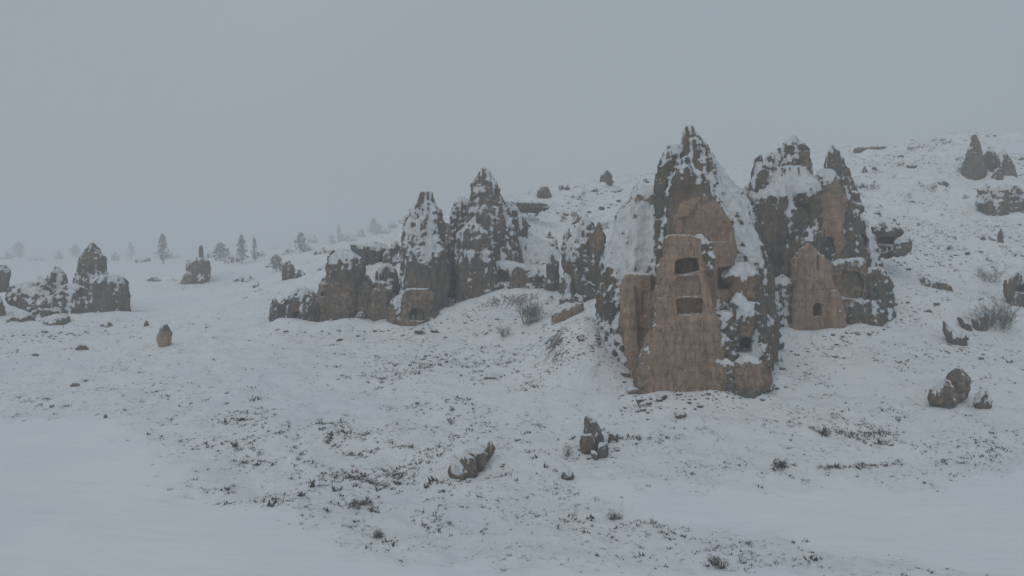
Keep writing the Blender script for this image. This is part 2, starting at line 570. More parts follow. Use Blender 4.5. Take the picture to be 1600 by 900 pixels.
def lobe(Y, rows, dr=0.9, n=2.3, seg=28, front=False, dmin=0.0, dmax=99, tilt=0.0, ribs=0, rw=(0.16, 0.34), rt=(0.02, 0.7)):
    """rounded body lofted through (photo y, left x, right x) rows at distance Y, with leaning ribs down its sides"""
    rows = sorted(rows)
    ys = np.array([r[0] for r in rows], float)
    xl = np.array([r[1] for r in rows], float)
    xr = np.array([r[2] for r in rows], float)
    k = max(6, int((ys[-1] - ys[0]) / 5))
    yy = np.linspace(ys[0], ys[-1], k)
    l, r = np.interp(yy, ys, xl), np.interp(yy, ys, xr)
    R, prof = [], []
    for a, (py, p, q_) in enumerate(zip(yy, l, r)):
        x0, _, z = W(p, py, Y)
        x1, _, _ = W(q_, py, Y)
        hw = max(0.06, (x1 - x0) / 2)
        hd = min(max(hw * dr, dmin), dmax)
        cy = Y + (hd if front else 0) - tilt * (py - ys[0]) / (ys[-1] - ys[0])
        cx = (x0 + x1) / 2
        prof.append((cx, cy, z, hw, hd))
        ring = []
        for s in range(seg):
            t = 2 * math.pi * s / seg
            c, s_ = math.cos(t), math.sin(t)
            ring.append((cx + hw * math.copysign(abs(c) ** (2 / n), c), cy + hd * math.copysign(abs(s_) ** (2 / n), s_), z))
        R.append(ring)
    V, F = rings(R)
    if not ribs:
        return V, F
    RIBSEED[0] += 1
    rs = random.Random(RIBSEED[0])
    parts = [(V, F)]
    ztop, zbot = prof[0][2], prof[-1][2]
    for i in range(ribs):
        th = -math.pi * ((i + rs.uniform(0.1, 0.9)) / ribs)
        th0 = th
        t0 = rs.uniform(*rt)
        i0 = min(k - 4, int(t0 * k))
        wmax = rs.uniform(*rw)
        RR = []
        sp = [prof[i0][0], prof[i0][1]]
        up = rs.uniform(0.2, 1.1)
        for j in range(i0, k):
            u = (j - i0) / max(1, k - 1 - i0)
            cx, cy, z, hw, hd = prof[j]
            rad = min(hw, 5) * wmax * (0.10 + 0.9 * min(1, u * 2.2) ** 0.8)
            rad = max(rad, 0.12)
            q_ = 0.97 - 0.10 * u
            px_, py_ = cx + max(0, hw - rad * 0.85) * math.cos(th) * q_, cy + (hd - rad * 0.45) * math.sin(th) * q_
            if j == i0:
                RR.append([(px_ + 0.08 * math.cos(2 * math.pi * s / 7), py_ + 0.08 * math.sin(2 * math.pi * s / 7), z + up * rad * 3) for s in range(7)])
            th += rs.uniform(-0.035, 0.035)
            rr_ = [rad * rs.uniform(0.8, 1.2) for _ in range(7)]
            RR.append([(px_ + rr_[s] * math.cos(2 * math.pi * s / 7), py_ + rr_[s] * math.sin(2 * math.pi * s / 7), z) for s in range(7)])
        parts.append(rings(RR))
    return merge(parts)


def blob(Y, x0, y0, x1, y1, dr=0.8, n=2.6, sq=2.6, front=False):
    """boulder filling a photo box"""
    rows = []
    for i in range(9):
        t = -1 + i / 4
        w = (max(0, 1 - abs(t) ** sq)) ** (1 / sq)
        w = max(w, 0.25)
        c, h = (x0 + x1) / 2, (x1 - x0) / 2
        rows.append((y0 + (y1 - y0) * (i / 8), c - h * w, c + h * w))
    return lobe(Y, rows, dr, n, front=front)


def merge(parts):
    V, F = [], []
    for v, f in parts:
        o = len(V)
        V += v
        F += [tuple(i + o for i in ff) for ff in f]
    return V, F


def prism(pts, Y, y0, y1):
    """outline in the photo, extruded away from the viewer between two distances"""
    P = [W(px, py, Y) for px, py in pts]
    n = len(P)
    V = [(p[0], y0, p[2]) for p in P] + [(p[0] * (1 + (y1 - Y) / Y * 0.5), y1, p[2]) for p in P]
    F = [tuple(range(n)), tuple(range(2 * n - 1, n - 1, -1))]
    F += [(i, i + n, (i + 1) % n + n, (i + 1) % n) for i in range(n)]
    return V, F


def evaluate(V, F, mods):
    me = bpy.data.meshes.new('tmp')
    me.from_pydata(V, [], F)
    me.update()
    o = bpy.data.objects.new('tmp', me)
    COL.objects.link(o)
    tmp = []
    for kind, arg in mods:
        if kind == 'remesh':
            m = o.modifiers.new('r', 'REMESH')
            m.mode = 'VOXEL'
            m.voxel_size = arg
            m.adaptivity = 0
        elif kind == 'cut':
            cm = bpy.data.meshes.new('cut')
            cm.from_pydata(arg[0], [], arg[1])
            cm.update()
            c = bpy.data.objects.new('cut', cm)
            COL.objects.link(c)
            m = o.modifiers.new('b', 'BOOLEAN')
            m.operation = 'DIFFERENCE'
            m.solver = 'EXACT'
            m.object = c
            tmp.append(c)
    dg = bpy.context.evaluated_depsgraph_get()
    ev = o.evaluated_get(dg)
    res = bpy.data.meshes.new_from_object(ev)
    for c in tmp + [o]:
        d = c.data
        bpy.data.objects.remove(c)
        bpy.data.meshes.remove(d)
    return res


def mesh_arrays(me):
    V = np.empty(len(me.vertices) * 3, np.float32)
    me.vertices.foreach_get('co', V)
    V = V.reshape(-1, 3).astype(float)
    Nn = np.empty(len(me.vertices) * 3, np.float32)
    me.vertices.foreach_get('normal', Nn)
    return V, Nn.reshape(-1, 3).astype(float)


def region(V, Y, regs):
    """strength 0..1 of soft ellipses (photo cx, cy, rx, ry, value) laid on the rock's front"""
    out = np.zeros(len(V))
    for cx, cy, rx, ry, val in regs:
        x, _, z = W(cx, cy, Y)
        s = Y / FPX
        d = ((V[:, 0] - x) / (rx * s)) ** 4 + ((V[:, 2] - z) / (ry * s)) ** 4
        out += val * np.exp(-d * 0.7)
    return out


SEED = [100]


def build_part(name, lobes, vox, parent, loc, carved=(), snow=(), carved0=0.0, snow0=0.0, amp=1.0, flute=1.0,
               cuts=(), Y=None, ledge=0.35, tone=0.6, rad=None):
    SEED[0] += 3
    sd = SEED[0]
    V, F = merge(lobes)
    if Y is None:
        Y = float(np.mean([v[1] for v in V]))
    mods = [('remesh', vox * 1.2)]
    holes = []
    if cuts:
        bv = BVHTree.FromPolygons([Vector(v) for v in V], F)
        org = Vector((0, 0, CZ))
        for cname, pts, depth in cuts:
            cx, cy = np.mean([p[0] for p in pts]), np.mean([p[1] for p in pts])
            hit = bv.ray_cast(org, (Vector(W(cx, cy, 50)) - org).normalized())
            hy = hit[0].y if hit[0] else Y
            mods.append(('cut', prism(pts, hy, hy - 5, hy + depth)))
            holes.append((cname, pts, hy, depth))
        mods.append(('remesh', vox))
    me = evaluate(V, F, mods)
    me.update()
    P, Nn = mesh_arrays(me)
    size = math.sqrt(max(np.ptp(P[:, 0]), 0.5) * max(np.ptp(P[:, 2]), 0.5))
    x, y, z = P.T
    if size < 7:      # knock flat faces into boulders and stubs
        rs = np.random.default_rng(sd)
        c0 = (P.min(0) + P.max(0)) / 2
        hd = (P.max(0) - P.min(0)) / 2
        for _ in range(11):
            dv = rs.normal(0, 1, 3) * (1, 1, 0.7)
            dv /= np.linalg.norm(dv)
            q_ = (P - c0) @ dv
            lim = np.quantile(q_, 0.995) * rs.uniform(0.8, 0.98)
            P = P - np.outer(np.maximum(q_ - lim, 0) * 0.9, dv)
        x, y, z = P.T
    a1 = min(0.45, 0.04 * size) * amp * (1.5 if size < 5 else 1)
    d = a1 * fbm(x / (size * 0.22), y / (size * 0.22), z / (size * 0.42), 3, sd)
    fw = min(2.2, max(0.7, size * 0.16))
    wz = 0.5 * vnoise(x / 3, y / 3, z / 3, sd + 7)
    d2 = 0.30 * min(1, size / 8) * flute * (ridged(x / fw + wz, y / fw, z / (fw * 7), 4, sd + 1) - 0.5)
    f3 = ridged(x / 0.95 + 0.6 * wz, y / 2.4, z / 5.5, 3, sd + 5)
    d2 = d2 + 0.11 * min(1, size / 8) * flute * (f3 - 0.5)
    top = P[P[:, 2] > P[:, 2].max() - 0.06 * np.ptp(P[:, 2]) - 0.2].mean(0)
    ddx, ddy = x - top[0], y - top[1] - 0.15 * size
    rr_ = np.sqrt(ddx ** 2 + ddy ** 2) + 0.3
    kk = rad or (2.2 + 0.22 * min(size, 16))
    tw = 0.10 * vnoise(x / 2.5, y / 2.5, z / 2.5, sd + 11)
    f4 = ridged(ddx / rr_ * kk + tw * kk * 0.5, ddy / rr_ * kk, z / 14 + tw, 4, sd + 12)
    cone = 1.0 if size > 4.5 else 0.4
    d2 = d2 * (1 - 0.45 * cone) + 0.26 * cone * min(1, size / 10) * flute * (f4 - 0.5) * np.minimum(1, rr_ / 1.5)
    # blocky weathering: cells pushed in and out, with sharp edges between them
    d2 = d2 + 0.13 * min(1, size / 9) * amp * np.round(1.6 * fbm(x / (fw * 0.9) + wz, y / (fw * 0.9), z / (fw * 3.2), 2, sd + 4))
    # bedding: harder layers stand out as small ledges
    zz = z / max(1.1, size * 0.13) + 0.9 * vnoise(x / 4, y / 4, z / 6, sd + 8)
    saw = zz - np.floor(zz)
    d2 = d2 + 0.16 * min(1, size / 9) * ledge * (sstep(0, 0.8, 1 - saw) - 0.4) * (0.3 + sstep(-0.2, 0.5, vnoise(x / 3, y / 3, z / 3, sd + 9)))
    tip = P[:, 2].max() - P[:, 2]
    taper = 0.25 + 0.75 * sstep(0.2, max(1.5, size * 0.22), tip)
    d3 = 0.13 * min(1, 0.3 + size / 10) * amp * ridged(x / 0.75, y / 0.75, z / 1.1, 3, sd + 2)
    keep = np.ones(len(P))
    cv = np.clip(carved0 + region(P, Y, carved), 0, 1)
    cv = cv * (0.62 + 0.38 * sstep(-0.1, 0.5, -Nn[:, 1]))
    calm = 1 - 0.75 * np.clip(cv * 1.2, 0, 1) * np.clip(-Nn[:, 1] * 2, 0, 1)
    for cname, pts, hy, depth in holes:
        X = [W(px, py, hy) for px, py in pts]
        x0, x1 = min(p[0] for p in X), max(p[0] for p in X)
        z0, z1 = min(p[2] for p in X), max(p[2] for p in X)
        dd = np.maximum(np.maximum(x0 - x, x - x1), np.maximum(z0 - z, z - z1))
        keep = np.minimum(keep, 0.12 + 0.88 * sstep(0.1, 1.2, dd))
    tot = (d * (0.45 + 0.55 * calm) + d2 * (0.15 + 0.85 * calm) + d3 * (0.5 + 0.5 * calm)) * keep * taper
    P = P + Nn * tot[:, None]
    sb = snow0 + 0.13 + 0.12 * np.clip(1 - cv * 1.6, 0, 1) * cone + region(P, Y, snow)
    # snow settles in the gullies and leaves the ribs bare
    sb = sb - (1 - 0.7 * cv) * np.clip(0.15 * (f3 - 0.6) + 0.55 * cone * (f4 - 0.55), -0.6, 0.55)
    npoly = len(me.polygons)
    lt = np.empty(npoly, np.int32)
    me.polygons.foreach_get('loop_total', lt)
    lv = np.empty(len(me.loops), np.int32)
    me.loops.foreach_get('vertex_index', lv)
    bpy.data.meshes.remove(me)
    if (lt == 4).all():
        Fq = lv.reshape(-1, 4)
    else:
        st = np.concatenate([[0], np.cumsum(lt)[:-1]])
        m4 = lt == 4
        m3 = lt == 3
        q4 = np.stack([lv[st[m4] + k] for k in range(4)], 1)
        q3 = np.stack([lv[st[m3] + k] for k in (0, 1, 2, 2)], 1)
        Fq = q4 if not len(q3) else np.vstack([q4, q3])
    # drop what is deep under the snow
    gh = H(P[:, 0], P[:, 1], False)
    under = P[:, 2] < gh - 2.2
    Fq = Fq[~under[Fq].all(1)]
    cen = P[Fq].mean(1)
    used = np.zeros(len(Fq), bool)
    pieces = []
    for cname, pts, hy, depth in holes:
        poly = [(W(px, py, hy)[0], W(px, py, hy)[2]) for px, py in pts]
        cxx, czz = np.mean([p[0] for p in poly]), np.mean([p[1] for p in poly])
        gp = [(cxx + (p[0] - cxx) * 1.06, czz + (p[1] - czz) * 1.06) for p in poly]
        f = (cen[:, 1] - hy) / hy * 0.5
        ins = in_poly(cen[:, 0] / (1 + f * 1.0), cen[:, 2], gp) & (cen[:, 1] > hy + 0.25) & (cen[:, 1] < hy + depth + 0.4) & ~used
        used |= ins
        pieces.append((cname, Fq[ins]))

    def sub_mesh(nm, FF, par):
        u, inv = np.unique(FF, return_inverse=True)
        return mesh_obj(nm, P[u], inv.reshape(FF.shape), M_ROCK, loc, par,
                        attrs={'carved': cv[u], 'snow_bias': sb[u], 'tone': np.full(len(u), tone)})
    body = sub_mesh(name, Fq[~used], parent)
    for cname, FF in pieces:
        if len(FF) > 3:
            hob = sub_mesh(cname, FF, parent or body)
            if parent is None:
                hob.parent = body
                hob.location = (0, 0, 0)
                vv = np.empty(len(hob.data.vertices) * 3, np.float32)
                # mesh coordinates are already relative to loc
    return body


def rock(name, label, cat, loc, parts, group=None):
    """parts: list of dicts for build_part; one part without openings is a single mesh"""
    loc = tuple(loc)
    if len(parts) == 1 and not parts[0].get('cuts'):
        p = dict(parts[0])
        p.pop('name', None)
        o = build_part(name, p.pop('lobes'), p.pop('vox'), None, loc, **p)
        return tag(o, label, cat, group)
    e = empty(name, loc)
    tag(e, label, cat, group)
    for p in parts:
        p = dict(p)
        build_part(p.pop('name'), p.pop('lobes'), p.pop('vox'), e, loc, **p)
    return e


def arch(x0, x1, y0, y1, k=6):
    """arched doorway outline in photo pixels"""
    c, h = (x0 + x1) / 2, (x1 - x0) / 2
    pts = [(x0, y1), (x1, y1)]
    for i in range(k + 1):
        t = math.pi * i / k
        pts.append((c + h * math.cos(t), y0 + h - h * math.sin(t)))
    return pts


def rect(x0, y0, x1, y1):
    return [(x0, y1), (x1, y1), (x1, y0), (x0, y0)]


exec_rocks = True
# --- the great carved chimney
D = dict
rock('rock_chimney', 'tallest pointed rock chimney with rooms cut into its bare tan front', 'rock chimney', W(1085, 600, 80), [
    D(name='peak', vox=0.16, lobes=[
        lobe(88, [(197, 1073, 1080), (210, 1067, 1088), (232, 1063, 1104), (255, 1056, 1118), (290, 1046, 1134), (320, 1040, 1156),
                  (360, 1028, 1168), (420, 1005, 1178), (500, 995, 1184), (640, 985, 1188)], dr=0.75, n=2.0, tilt=6, ribs=15, rw=(0.10, 0.2), rt=(0.05, 0.6)),
        lobe(87, [(228, 1049, 1055), (240, 1042, 1062), (262, 1037, 1072), (300, 1030, 1080), (340, 1020, 1085)], dr=0.8, ribs=5)],
      snow0=0.05, snow=[(1152, 350, 34, 110, 0.6), (1110, 220, 25, 45, -0.12), (1075, 225, 30, 30, -0.1)], flute=1.4, ledge=0.25),
    D(name='spur', vox=0.14, lobes=[
        lobe(79.5, [(246, 1069, 1075), (265, 1060, 1084), (290, 1053, 1100), (320, 1047, 1122), (345, 1043, 1138), (380, 1040, 1143), (450, 1036, 1144),
                    (520, 1030, 1148), (640, 1025, 1150)], dr=0.9, n=2.6),
        lobe(78.6, [(262, 1066, 1074), (290, 1058, 1082), (318, 1052, 1086), (334, 1054, 1080)], dr=0.7, ribs=5, rw=(0.2, 0.4), rt=(0.05, 0.4))],
      carved=[(1104, 395, 42, 78, 1.0), (1065, 370, 22, 55, 0.4)], snow=[(1098, 400, 50, 75, -0.25), (1068, 300, 18, 34, -0.2)], ledge=0.5,
      cuts=[('upper_face', [(1052, 378), (1139, 378), (1137, 350), (1126, 330), (1112, 316), (1100, 306), (1088, 318), (1078, 336), (1056, 342)], 0.9),
            ('recess', [(1118, 453), (1147, 453), (1147, 415), (1118, 418)], 1.3)]),
    D(name='snow_ridge', vox=0.11, lobes=[
        lobe(79, [(262, 1069, 1076), (290, 1090, 1100), (320, 1113, 1123), (345, 1131, 1142), (372, 1142, 1151)], dr=1.3)], snow0=0.35, amp=1.1),
    D(name='snow_ridge', vox=0.11, lobes=[
        lobe(80.5, [(250, 1061, 1067), (300, 1046, 1053), (350, 1038, 1045), (400, 1032, 1039), (445, 1027, 1035)], dr=1.3)], snow0=0.25, amp=1.1),
    D(name='broken_rim', vox=0.1, lobes=[
        lobe(74.9, [(376, 1098, 1104), (388, 1097, 1111), (404, 1100, 1114), (420, 1104, 1116), (434, 1108, 1114)], dr=0.8),
        lobe(75.3, [(366, 1086, 1096), (374, 1082, 1104), (384, 1088, 1106)], dr=0.7)],
      snow0=0.18, flute=1.4, amp=2.2),
    D(name='carved_tower', vox=0.11, lobes=[
        lobe(74.6, [(367, 1047, 1082), (371, 1042, 1103), (384, 1040, 1107), (398, 1040, 1104), (420, 1035, 1112), (450, 1034, 1108), (470, 1029, 1113), (500, 1024, 1111),
                    (520, 1018, 1116), (560, 1006, 1120), (600, 1002, 1126), (640, 1000, 1130)], dr=0.6, n=3.2, front=True, dmax=3.6, tilt=0.9),
        lobe(74.4, [(440, 1096, 1106), (470, 1098, 1114), (520, 1100, 1122), (560, 1104, 1134), (620, 1104, 1140)], dr=0.8),
        lobe(74.3, [(470, 1030, 1042), (520, 1020, 1044), (560, 1010, 1042), (620, 1004, 1044)], dr=0.6)],
      carved0=0.76, snow0=-0.25, snow=[(1070, 376, 40, 8, 0.5), (1022, 490, 8, 30, 0.3), (1018, 548, 18, 10, 0.5)], flute=0.4, amp=1.1, ledge=0.6,
      cuts=[('window_opening', [(1052, 430), (1070, 429), (1090, 423), (1087, 404), (1070, 403), (1052, 408)], 3.0),
            ('niche', [(1054, 464), (1095, 463), (1092, 432), (1056, 434)], 0.5),
            ('lower_room', [(1057, 493), (1097, 491), (1096, 466), (1055, 467)], 1.3)]),
    D(name='left_block', vox=0.13, lobes=[
        lobe(78.2, [(428, 984, 1034), (438, 976, 1036), (470, 973, 1036), (500, 977, 1036), (540, 980, 1038), (560, 986, 1040), (640, 990, 1045)], dr=0.6, n=3.0, front=True, dmax=4),
        lobe(77.8, [(446, 982, 992), (500, 978, 996), (560, 984, 1000), (600, 986, 1000)], dr=0.8)],
      carved0=0.76, snow0=-0.2, flute=0.45, amp=1.1, snow=[(1000, 552, 25, 8, 0.4), (1005, 428, 30, 8, 0.4)],
      cuts=[('niche', rect(1002, 455, 1012, 494), 0.4), ('niche', rect(994, 512, 1005, 536), 0.4),
            ('window_opening', [(1016, 457), (1027, 457), (1028, 428), (1016, 426)], 1.8)]),
    D(name='left_buttress', vox=0.16, lobes=[
        lobe(90, [(292, 1004, 1060), (303, 990, 1060), (330, 978, 1060), (360, 962, 1062), (390, 950, 1062), (430, 938, 1062), (470, 928, 1062),
                  (505, 926, 1062), (600, 930, 1062)], dr=0.75, n=2.1, tilt=8, ribs=10, rw=(0.08, 0.2), rt=(0.02, 0.6))],
      snow0=0.22, snow=[(1000, 375, 50, 55, 0.42), (1010, 312, 36, 9, -0.4), (950, 465, 24, 40, -0.3), (990, 470, 20, 30, -0.3)],
      carved=[(1012, 312, 38, 8, 0.6)], flute=1.5, ledge=0.1, tone=0.25),
    D(name='base_ledge', vox=0.12, lobes=[
        lobe(74.4, [(552, 1012, 1110), (562, 1004, 1150), (572, 1002, 1194), (582, 1002, 1196), (600, 1001, 1160), (625, 1002, 1130), (650, 1004, 1120)], dr=0.5, n=2.8, front=True, dmax=5),
        lobe(73.9, [(556, 1160, 1176), (566, 1150, 1190), (590, 1146, 1186), (620, 1140, 1180)], dr=0.8),
        lobe(73.9, [(560, 1118, 1136), (572, 1114, 1148), (600, 1112, 1150), (620, 1112, 1150)], dr=0.6),
        lobe(73.9, [(578, 1002, 1016), (592, 1000, 1024), (612, 998, 1030), (630, 998, 1030)], dr=0.6)],
      carved=[(1060, 585, 60, 45, 0.75), (1170, 580, 30, 24, 0.45)], carved0=0.15, snow0=-0.1, snow=[(1140, 558, 50, 6, 0.4)], flute=0.9, amp=1.5),
    D(name='right_turret', vox=0.12, lobes=[
        lobe(77.5, [(412, 1150, 1168), (424, 1138, 1180), (432, 1130, 1184), (446, 1142, 1184), (470, 1147, 1186), (520, 1142, 1192), (560, 1132, 1196), (600, 1120, 1198)],
             dr=0.8, n=2.6, ribs=8, rw=(0.14, 0.26)),
        lobe(75.8, [(462, 1156, 1161), (478, 1146, 1172), (492, 1144, 1174), (515, 1148, 1174), (560, 1146, 1178), (590, 1144, 1184)], dr=0.7, n=2.8)],
      carved=[(1160, 450, 20, 18, 0.6), (1160, 512, 16, 14, 0.45)], snow0=0.12, snow=[(1158, 478, 14, 12, 0.5), (1150, 428, 24, 10, 0.3)],
      cuts=[('doorway', arch(1150, 1175, 526, 553), 2.2)], flute=1.2),
    D(name='broken_steps', vox=0.11, lobes=[
        lobe(76.6, [(456, 1116, 1122), (470, 1112, 1134), (500, 1110, 1140), (560, 1108, 1146), (590, 1108, 1148)], dr=0.6, ribs=4),
        lobe(75.6, [(492, 1120, 1128), (504, 1116, 1142), (524, 1118, 1146), (580, 1116, 1148)], dr=0.6, ribs=3),
        lobe(75.0, [(524, 1110, 1120), (536, 1104, 1138), (552, 1106, 1146), (590, 1108, 1148)], dr=0.6)],
      snow0=0.3, flute=1.4, amp=1.8, ledge=1.6),
])

# --- the cluster right of it
rock('dark_rock_cone', 'broad dark grey rock cone flecked with snow, just right of the tallest chimney', 'rock cone', W(1235, 500, 103), [
    D(name='cone', vox=0.19, lobes=[
        lobe(104, [(262, 1206, 1262), (288, 1192, 1272), (304, 1176, 1288), (340, 1170, 1296), (400, 1176, 1298), (450, 1190, 1300), (560, 1195, 1300)], dr=0.8, n=2.2,
             tilt=3, ribs=12, rw=(0.1, 0.2), rt=(0.1, 0.5))],
      tone=0.1, snow0=-0.04, snow=[(1235, 290, 50, 18, 0.5), (1195, 390, 22, 70, -0.12), (1245, 430, 20, 60, 0.2)], flute=1.6, ledge=0.25),
    D(name='crest', vox=0.16, lobes=[
        lobe(105, [(213, 1237, 1243), (224, 1228, 1249), (245, 1214, 1258), (270, 1198, 1264), (310, 1190, 1268)], dr=0.7, ribs=9, rw=(0.15, 0.3), rt=(0.05, 0.5))],
      snow0=0.16, flute=1.4),
    D(name='crest_pillar', vox=0.14, lobes=[
        lobe(103, [(219, 1251, 1262), (226, 1249, 1265), (236, 1252, 1263), (260, 1249, 1264), (290, 1240, 1268)], dr=0.8, ribs=4)], carved0=0.4, snow0=-0.02, amp=1.6),
    D(name='snag', vox=0.13, lobes=[
        lobe(104, [(229, 1213, 1219), (245, 1209, 1219), (268, 1200, 1220), (300, 1196, 1226)], dr=0.8, ribs=3),
        lobe(104, [(238, 1202, 1206), (262, 1194, 1212), (300, 1186, 1216)], dr=0.9, ribs=3),
        lobe(104, [(240, 1184, 1188), (256, 1181, 1192), (275, 1176, 1204), (310, 1174, 1210)], dr=0.9, ribs=3)], snow0=0.15)])
rock('snow_capped_pillar', 'square tan rock pillar with a domed snow cap, behind the facade with the arched door', 'rock pillar', W(1295, 420, 101), [
    D(name='pillar', vox=0.16, lobes=[
        lobe(100, [(264, 1284, 1298), (270, 1277, 1305), (290, 1274, 1310), (340, 1273, 1313), (400, 1274, 1318), (480, 1274, 1318)], dr=0.8, n=3),
        lobe(99.3, [(305, 1268, 1278), (340, 1262, 1284), (400, 1262, 1290), (460, 1262, 1290)], dr=0.8, ribs=3),
      ], carved=[(1298, 340, 22, 60, 0.75)], snow0=0.0, snow=[(1292, 276, 24, 14, 0.5)], amp=1.4,
      cuts=[('hollow', [(1268, 362), (1283, 362), (1283, 340), (1270, 338)], 1.3), ('hollow', [(1278, 398), (1303, 398), (1300, 371), (1281, 371)], 1.2)]),
    D(name='snow_dome', vox=0.2, lobes=[lobe(100, [(276, 1252, 1268), (284, 1240, 1280), (300, 1232, 1284), (318, 1236, 1282)], dr=0.8)], snow0=0.6),
    D(name='shoulder', vox=0.17, lobes=[lobe(101, [(292, 1308, 1322), (320, 1304, 1334), (380, 1302, 1344), (440, 1300, 1350)], dr=0.8, ribs=5)], snow0=0.1)])
rock('arched_door_facade', 'low gabled tan rock with small arched door and slit, before the dark cone', 'rock facade', W(1278, 508, 94), [
    D(name='facade', vox=0.12, lobes=[
        lobe(94, [(380, 1262, 1268), (388, 1255, 1274), (400, 1250, 1288), (413, 1248, 1303), (440, 1245, 1308), (480, 1242, 1311), (560, 1236, 1314)],
             dr=0.6, n=3.0, front=True, dmax=3.5),
        lobe(93.8, [(420, 1246, 1254), (470, 1240, 1254), (520, 1236, 1256), (560, 1234, 1256)], dr=0.7),
        lobe(93.8, [(455, 1300, 1306), (490, 1294, 1314), (520, 1292, 1318), (560, 1290, 1320)], dr=0.7)],
      carved0=0.76, snow0=-0.18, flute=0.4, amp=1.0, ledge=0.5, snow=[(1282, 390, 20, 10, 0.35), (1306, 490, 12, 18, 0.3)],
      cuts=[('doorway', arch(1267, 1281, 473, 495), 2.2), ('slit', rect(1275, 399, 1279, 424), 0.5)]),
    D(name='side_wing', vox=0.14, lobes=[
        lobe(96, [(405, 1318, 1352), (415, 1304, 1358), (440, 1300, 1362), (475, 1304, 1366), (540, 1304, 1368)], dr=0.6, n=2.8, front=True, dmax=4)],
      carved0=0.45, snow0=0.0, snow=[(1335, 410, 30, 7, 0.5)], flute=1.2, amp=1.3,
      cuts=[('hollow', [(1312, 466), (1345, 470), (1350, 440), (1340, 424), (1314, 424)], 0.9)]),
    D(name='crag', vox=0.14, lobes=[lobe(97, [(404, 1358, 1364), (425, 1354, 1376), (480, 1350, 1382), (500, 1350, 1384)], dr=0.8, ribs=4),
                                    lobe(96.5, [(424, 1374, 1380), (440, 1366, 1388), (478, 1364, 1392), (500, 1364, 1392)], dr=0.8, ribs=4),
                                    lobe(95.6, [(472, 1336, 1352), (480, 1328, 1368), (496, 1326, 1376), (510, 1326, 1376)], dr=0.6)],
      snow0=0.12, flute=1.4),
    D(name='footing', vox=0.15, lobes=[lobe(96, [(420, 1214, 1226), (440, 1206, 1244), (480, 1200, 1250), (540, 1196, 1250)], dr=0.8, ribs=6),
                                       lobe(95, [(468, 1200, 1208), (484, 1194, 1226), (520, 1190, 1230)], dr=0.8, ribs=3)], snow0=0.2, flute=1.3)])
rock('rock_spire', 'lone grey-tan spire leaning left above the snow-capped pillar', 'rock spire', W(1312, 300, 118), [
    D(name='spire', vox=0.16, lobes=[
        lobe(118, [(229, 1298, 1302), (240, 1294, 1309), (262, 1291, 1318), (285, 1293, 1330), (330, 1290, 1345)], dr=0.7, n=2.2, ribs=7, rw=(0.15, 0.3))],
      carved0=0.25, snow0=0.05, flute=1.3)])
rock('cave_boulder', 'dark hollowed boulder right of the square tan pillar', 'boulder', W(1340, 395, 101), [
    D(name='boulder', tone=0.15, vox=0.16, lobes=[lobe(102, [(330, 1322, 1336), (346, 1314, 1350), (370, 1312, 1362), (392, 1314, 1368), (440, 1316, 1372)], dr=0.7, n=2.4, ribs=6, rw=(0.12, 0.25))],
      snow0=-0.02, cuts=[('hollow', [(1322, 388), (1356, 390), (1358, 374), (1346, 364), (1324, 368)], 1.5)]),
    D(name='perched_stone', vox=0.13, lobes=[lobe(101.5, [(298, 1318, 1324), (316, 1315, 1330), (345, 1314, 1336)], dr=0.8)], snow0=0.1),
    D(name='perched_stone', vox=0.12, lobes=[blob(102, 1326, 298, 1343, 311)], snow0=0.05, amp=1.5),
    D(name='perched_stone', vox=0.12, lobes=[blob(102, 1333, 316, 1349, 334)], snow0=0.05, amp=1.5)])
rock('overhang_rock', 'dark overhanging rock with a snow-filled notch on top, on the slope', 'overhang rock', W(1385, 380, 108), [
    D(name='overhang', tone=0.15, vox=0.15, lobes=[lobe(108, [(352, 1366, 1398), (362, 1364, 1406), (384, 1362, 1404), (400, 1362, 1404)], dr=0.6, n=2.6),
                                        lobe(107.6, [(345, 1377, 1381), (356, 1371, 1386), (380, 1368, 1390)], dr=0.8)],
      snow0=0.0, amp=1.6, cuts=[('hollow', [(1369, 382), (1398, 383), (1394, 370), (1370, 371)], 1.4)])])
rock('boulder', 'brown boulder lying right of the overhanging rock on the slope', 'boulder', W(1408, 392, 106), [
    D(vox=0.13, lobes=[lobe(106, [(366, 1412, 1418), (374, 1402, 1422), (386, 1394, 1422), (398, 1392, 1418)], dr=0.7)], carved0=0.3, snow0=0.15, amp=1.6)])

# --- middle cliff
rock('rock_pinnacle', 'sharp grey pinnacle rising over the middle cliff with snow down its left edge', 'rock pinnacle', W(757, 400, 126), [
    D(name='pinnacle', vox=0.17, lobes=[
        lobe(126, [(262, 755, 760), (278, 747, 768), (300, 741, 777), (325, 735, 789), (348, 730, 800), (380, 722, 808), (430, 716, 815)], dr=0.8, n=2.0,
             tilt=2, ribs=12, rw=(0.12, 0.24), rt=(0.05, 0.5))],
      carved=[(765, 325, 18, 30, 0.35)], snow0=0.08, flute=1.5, ledge=0.25),
    D(name='shoulder', vox=0.16, lobes=[lobe(127, [(307, 717, 724), (320, 712, 738), (345, 706, 742), (400, 700, 745), (460, 696, 748)], dr=0.8, ribs=6)], snow0=0.15),
    D(name='east_shoulder', vox=0.16, lobes=[lobe(128, [(312, 786, 794), (326, 784, 808), (345, 782, 820), (380, 780, 824)], dr=0.8, ribs=4)], snow0=0.15)])
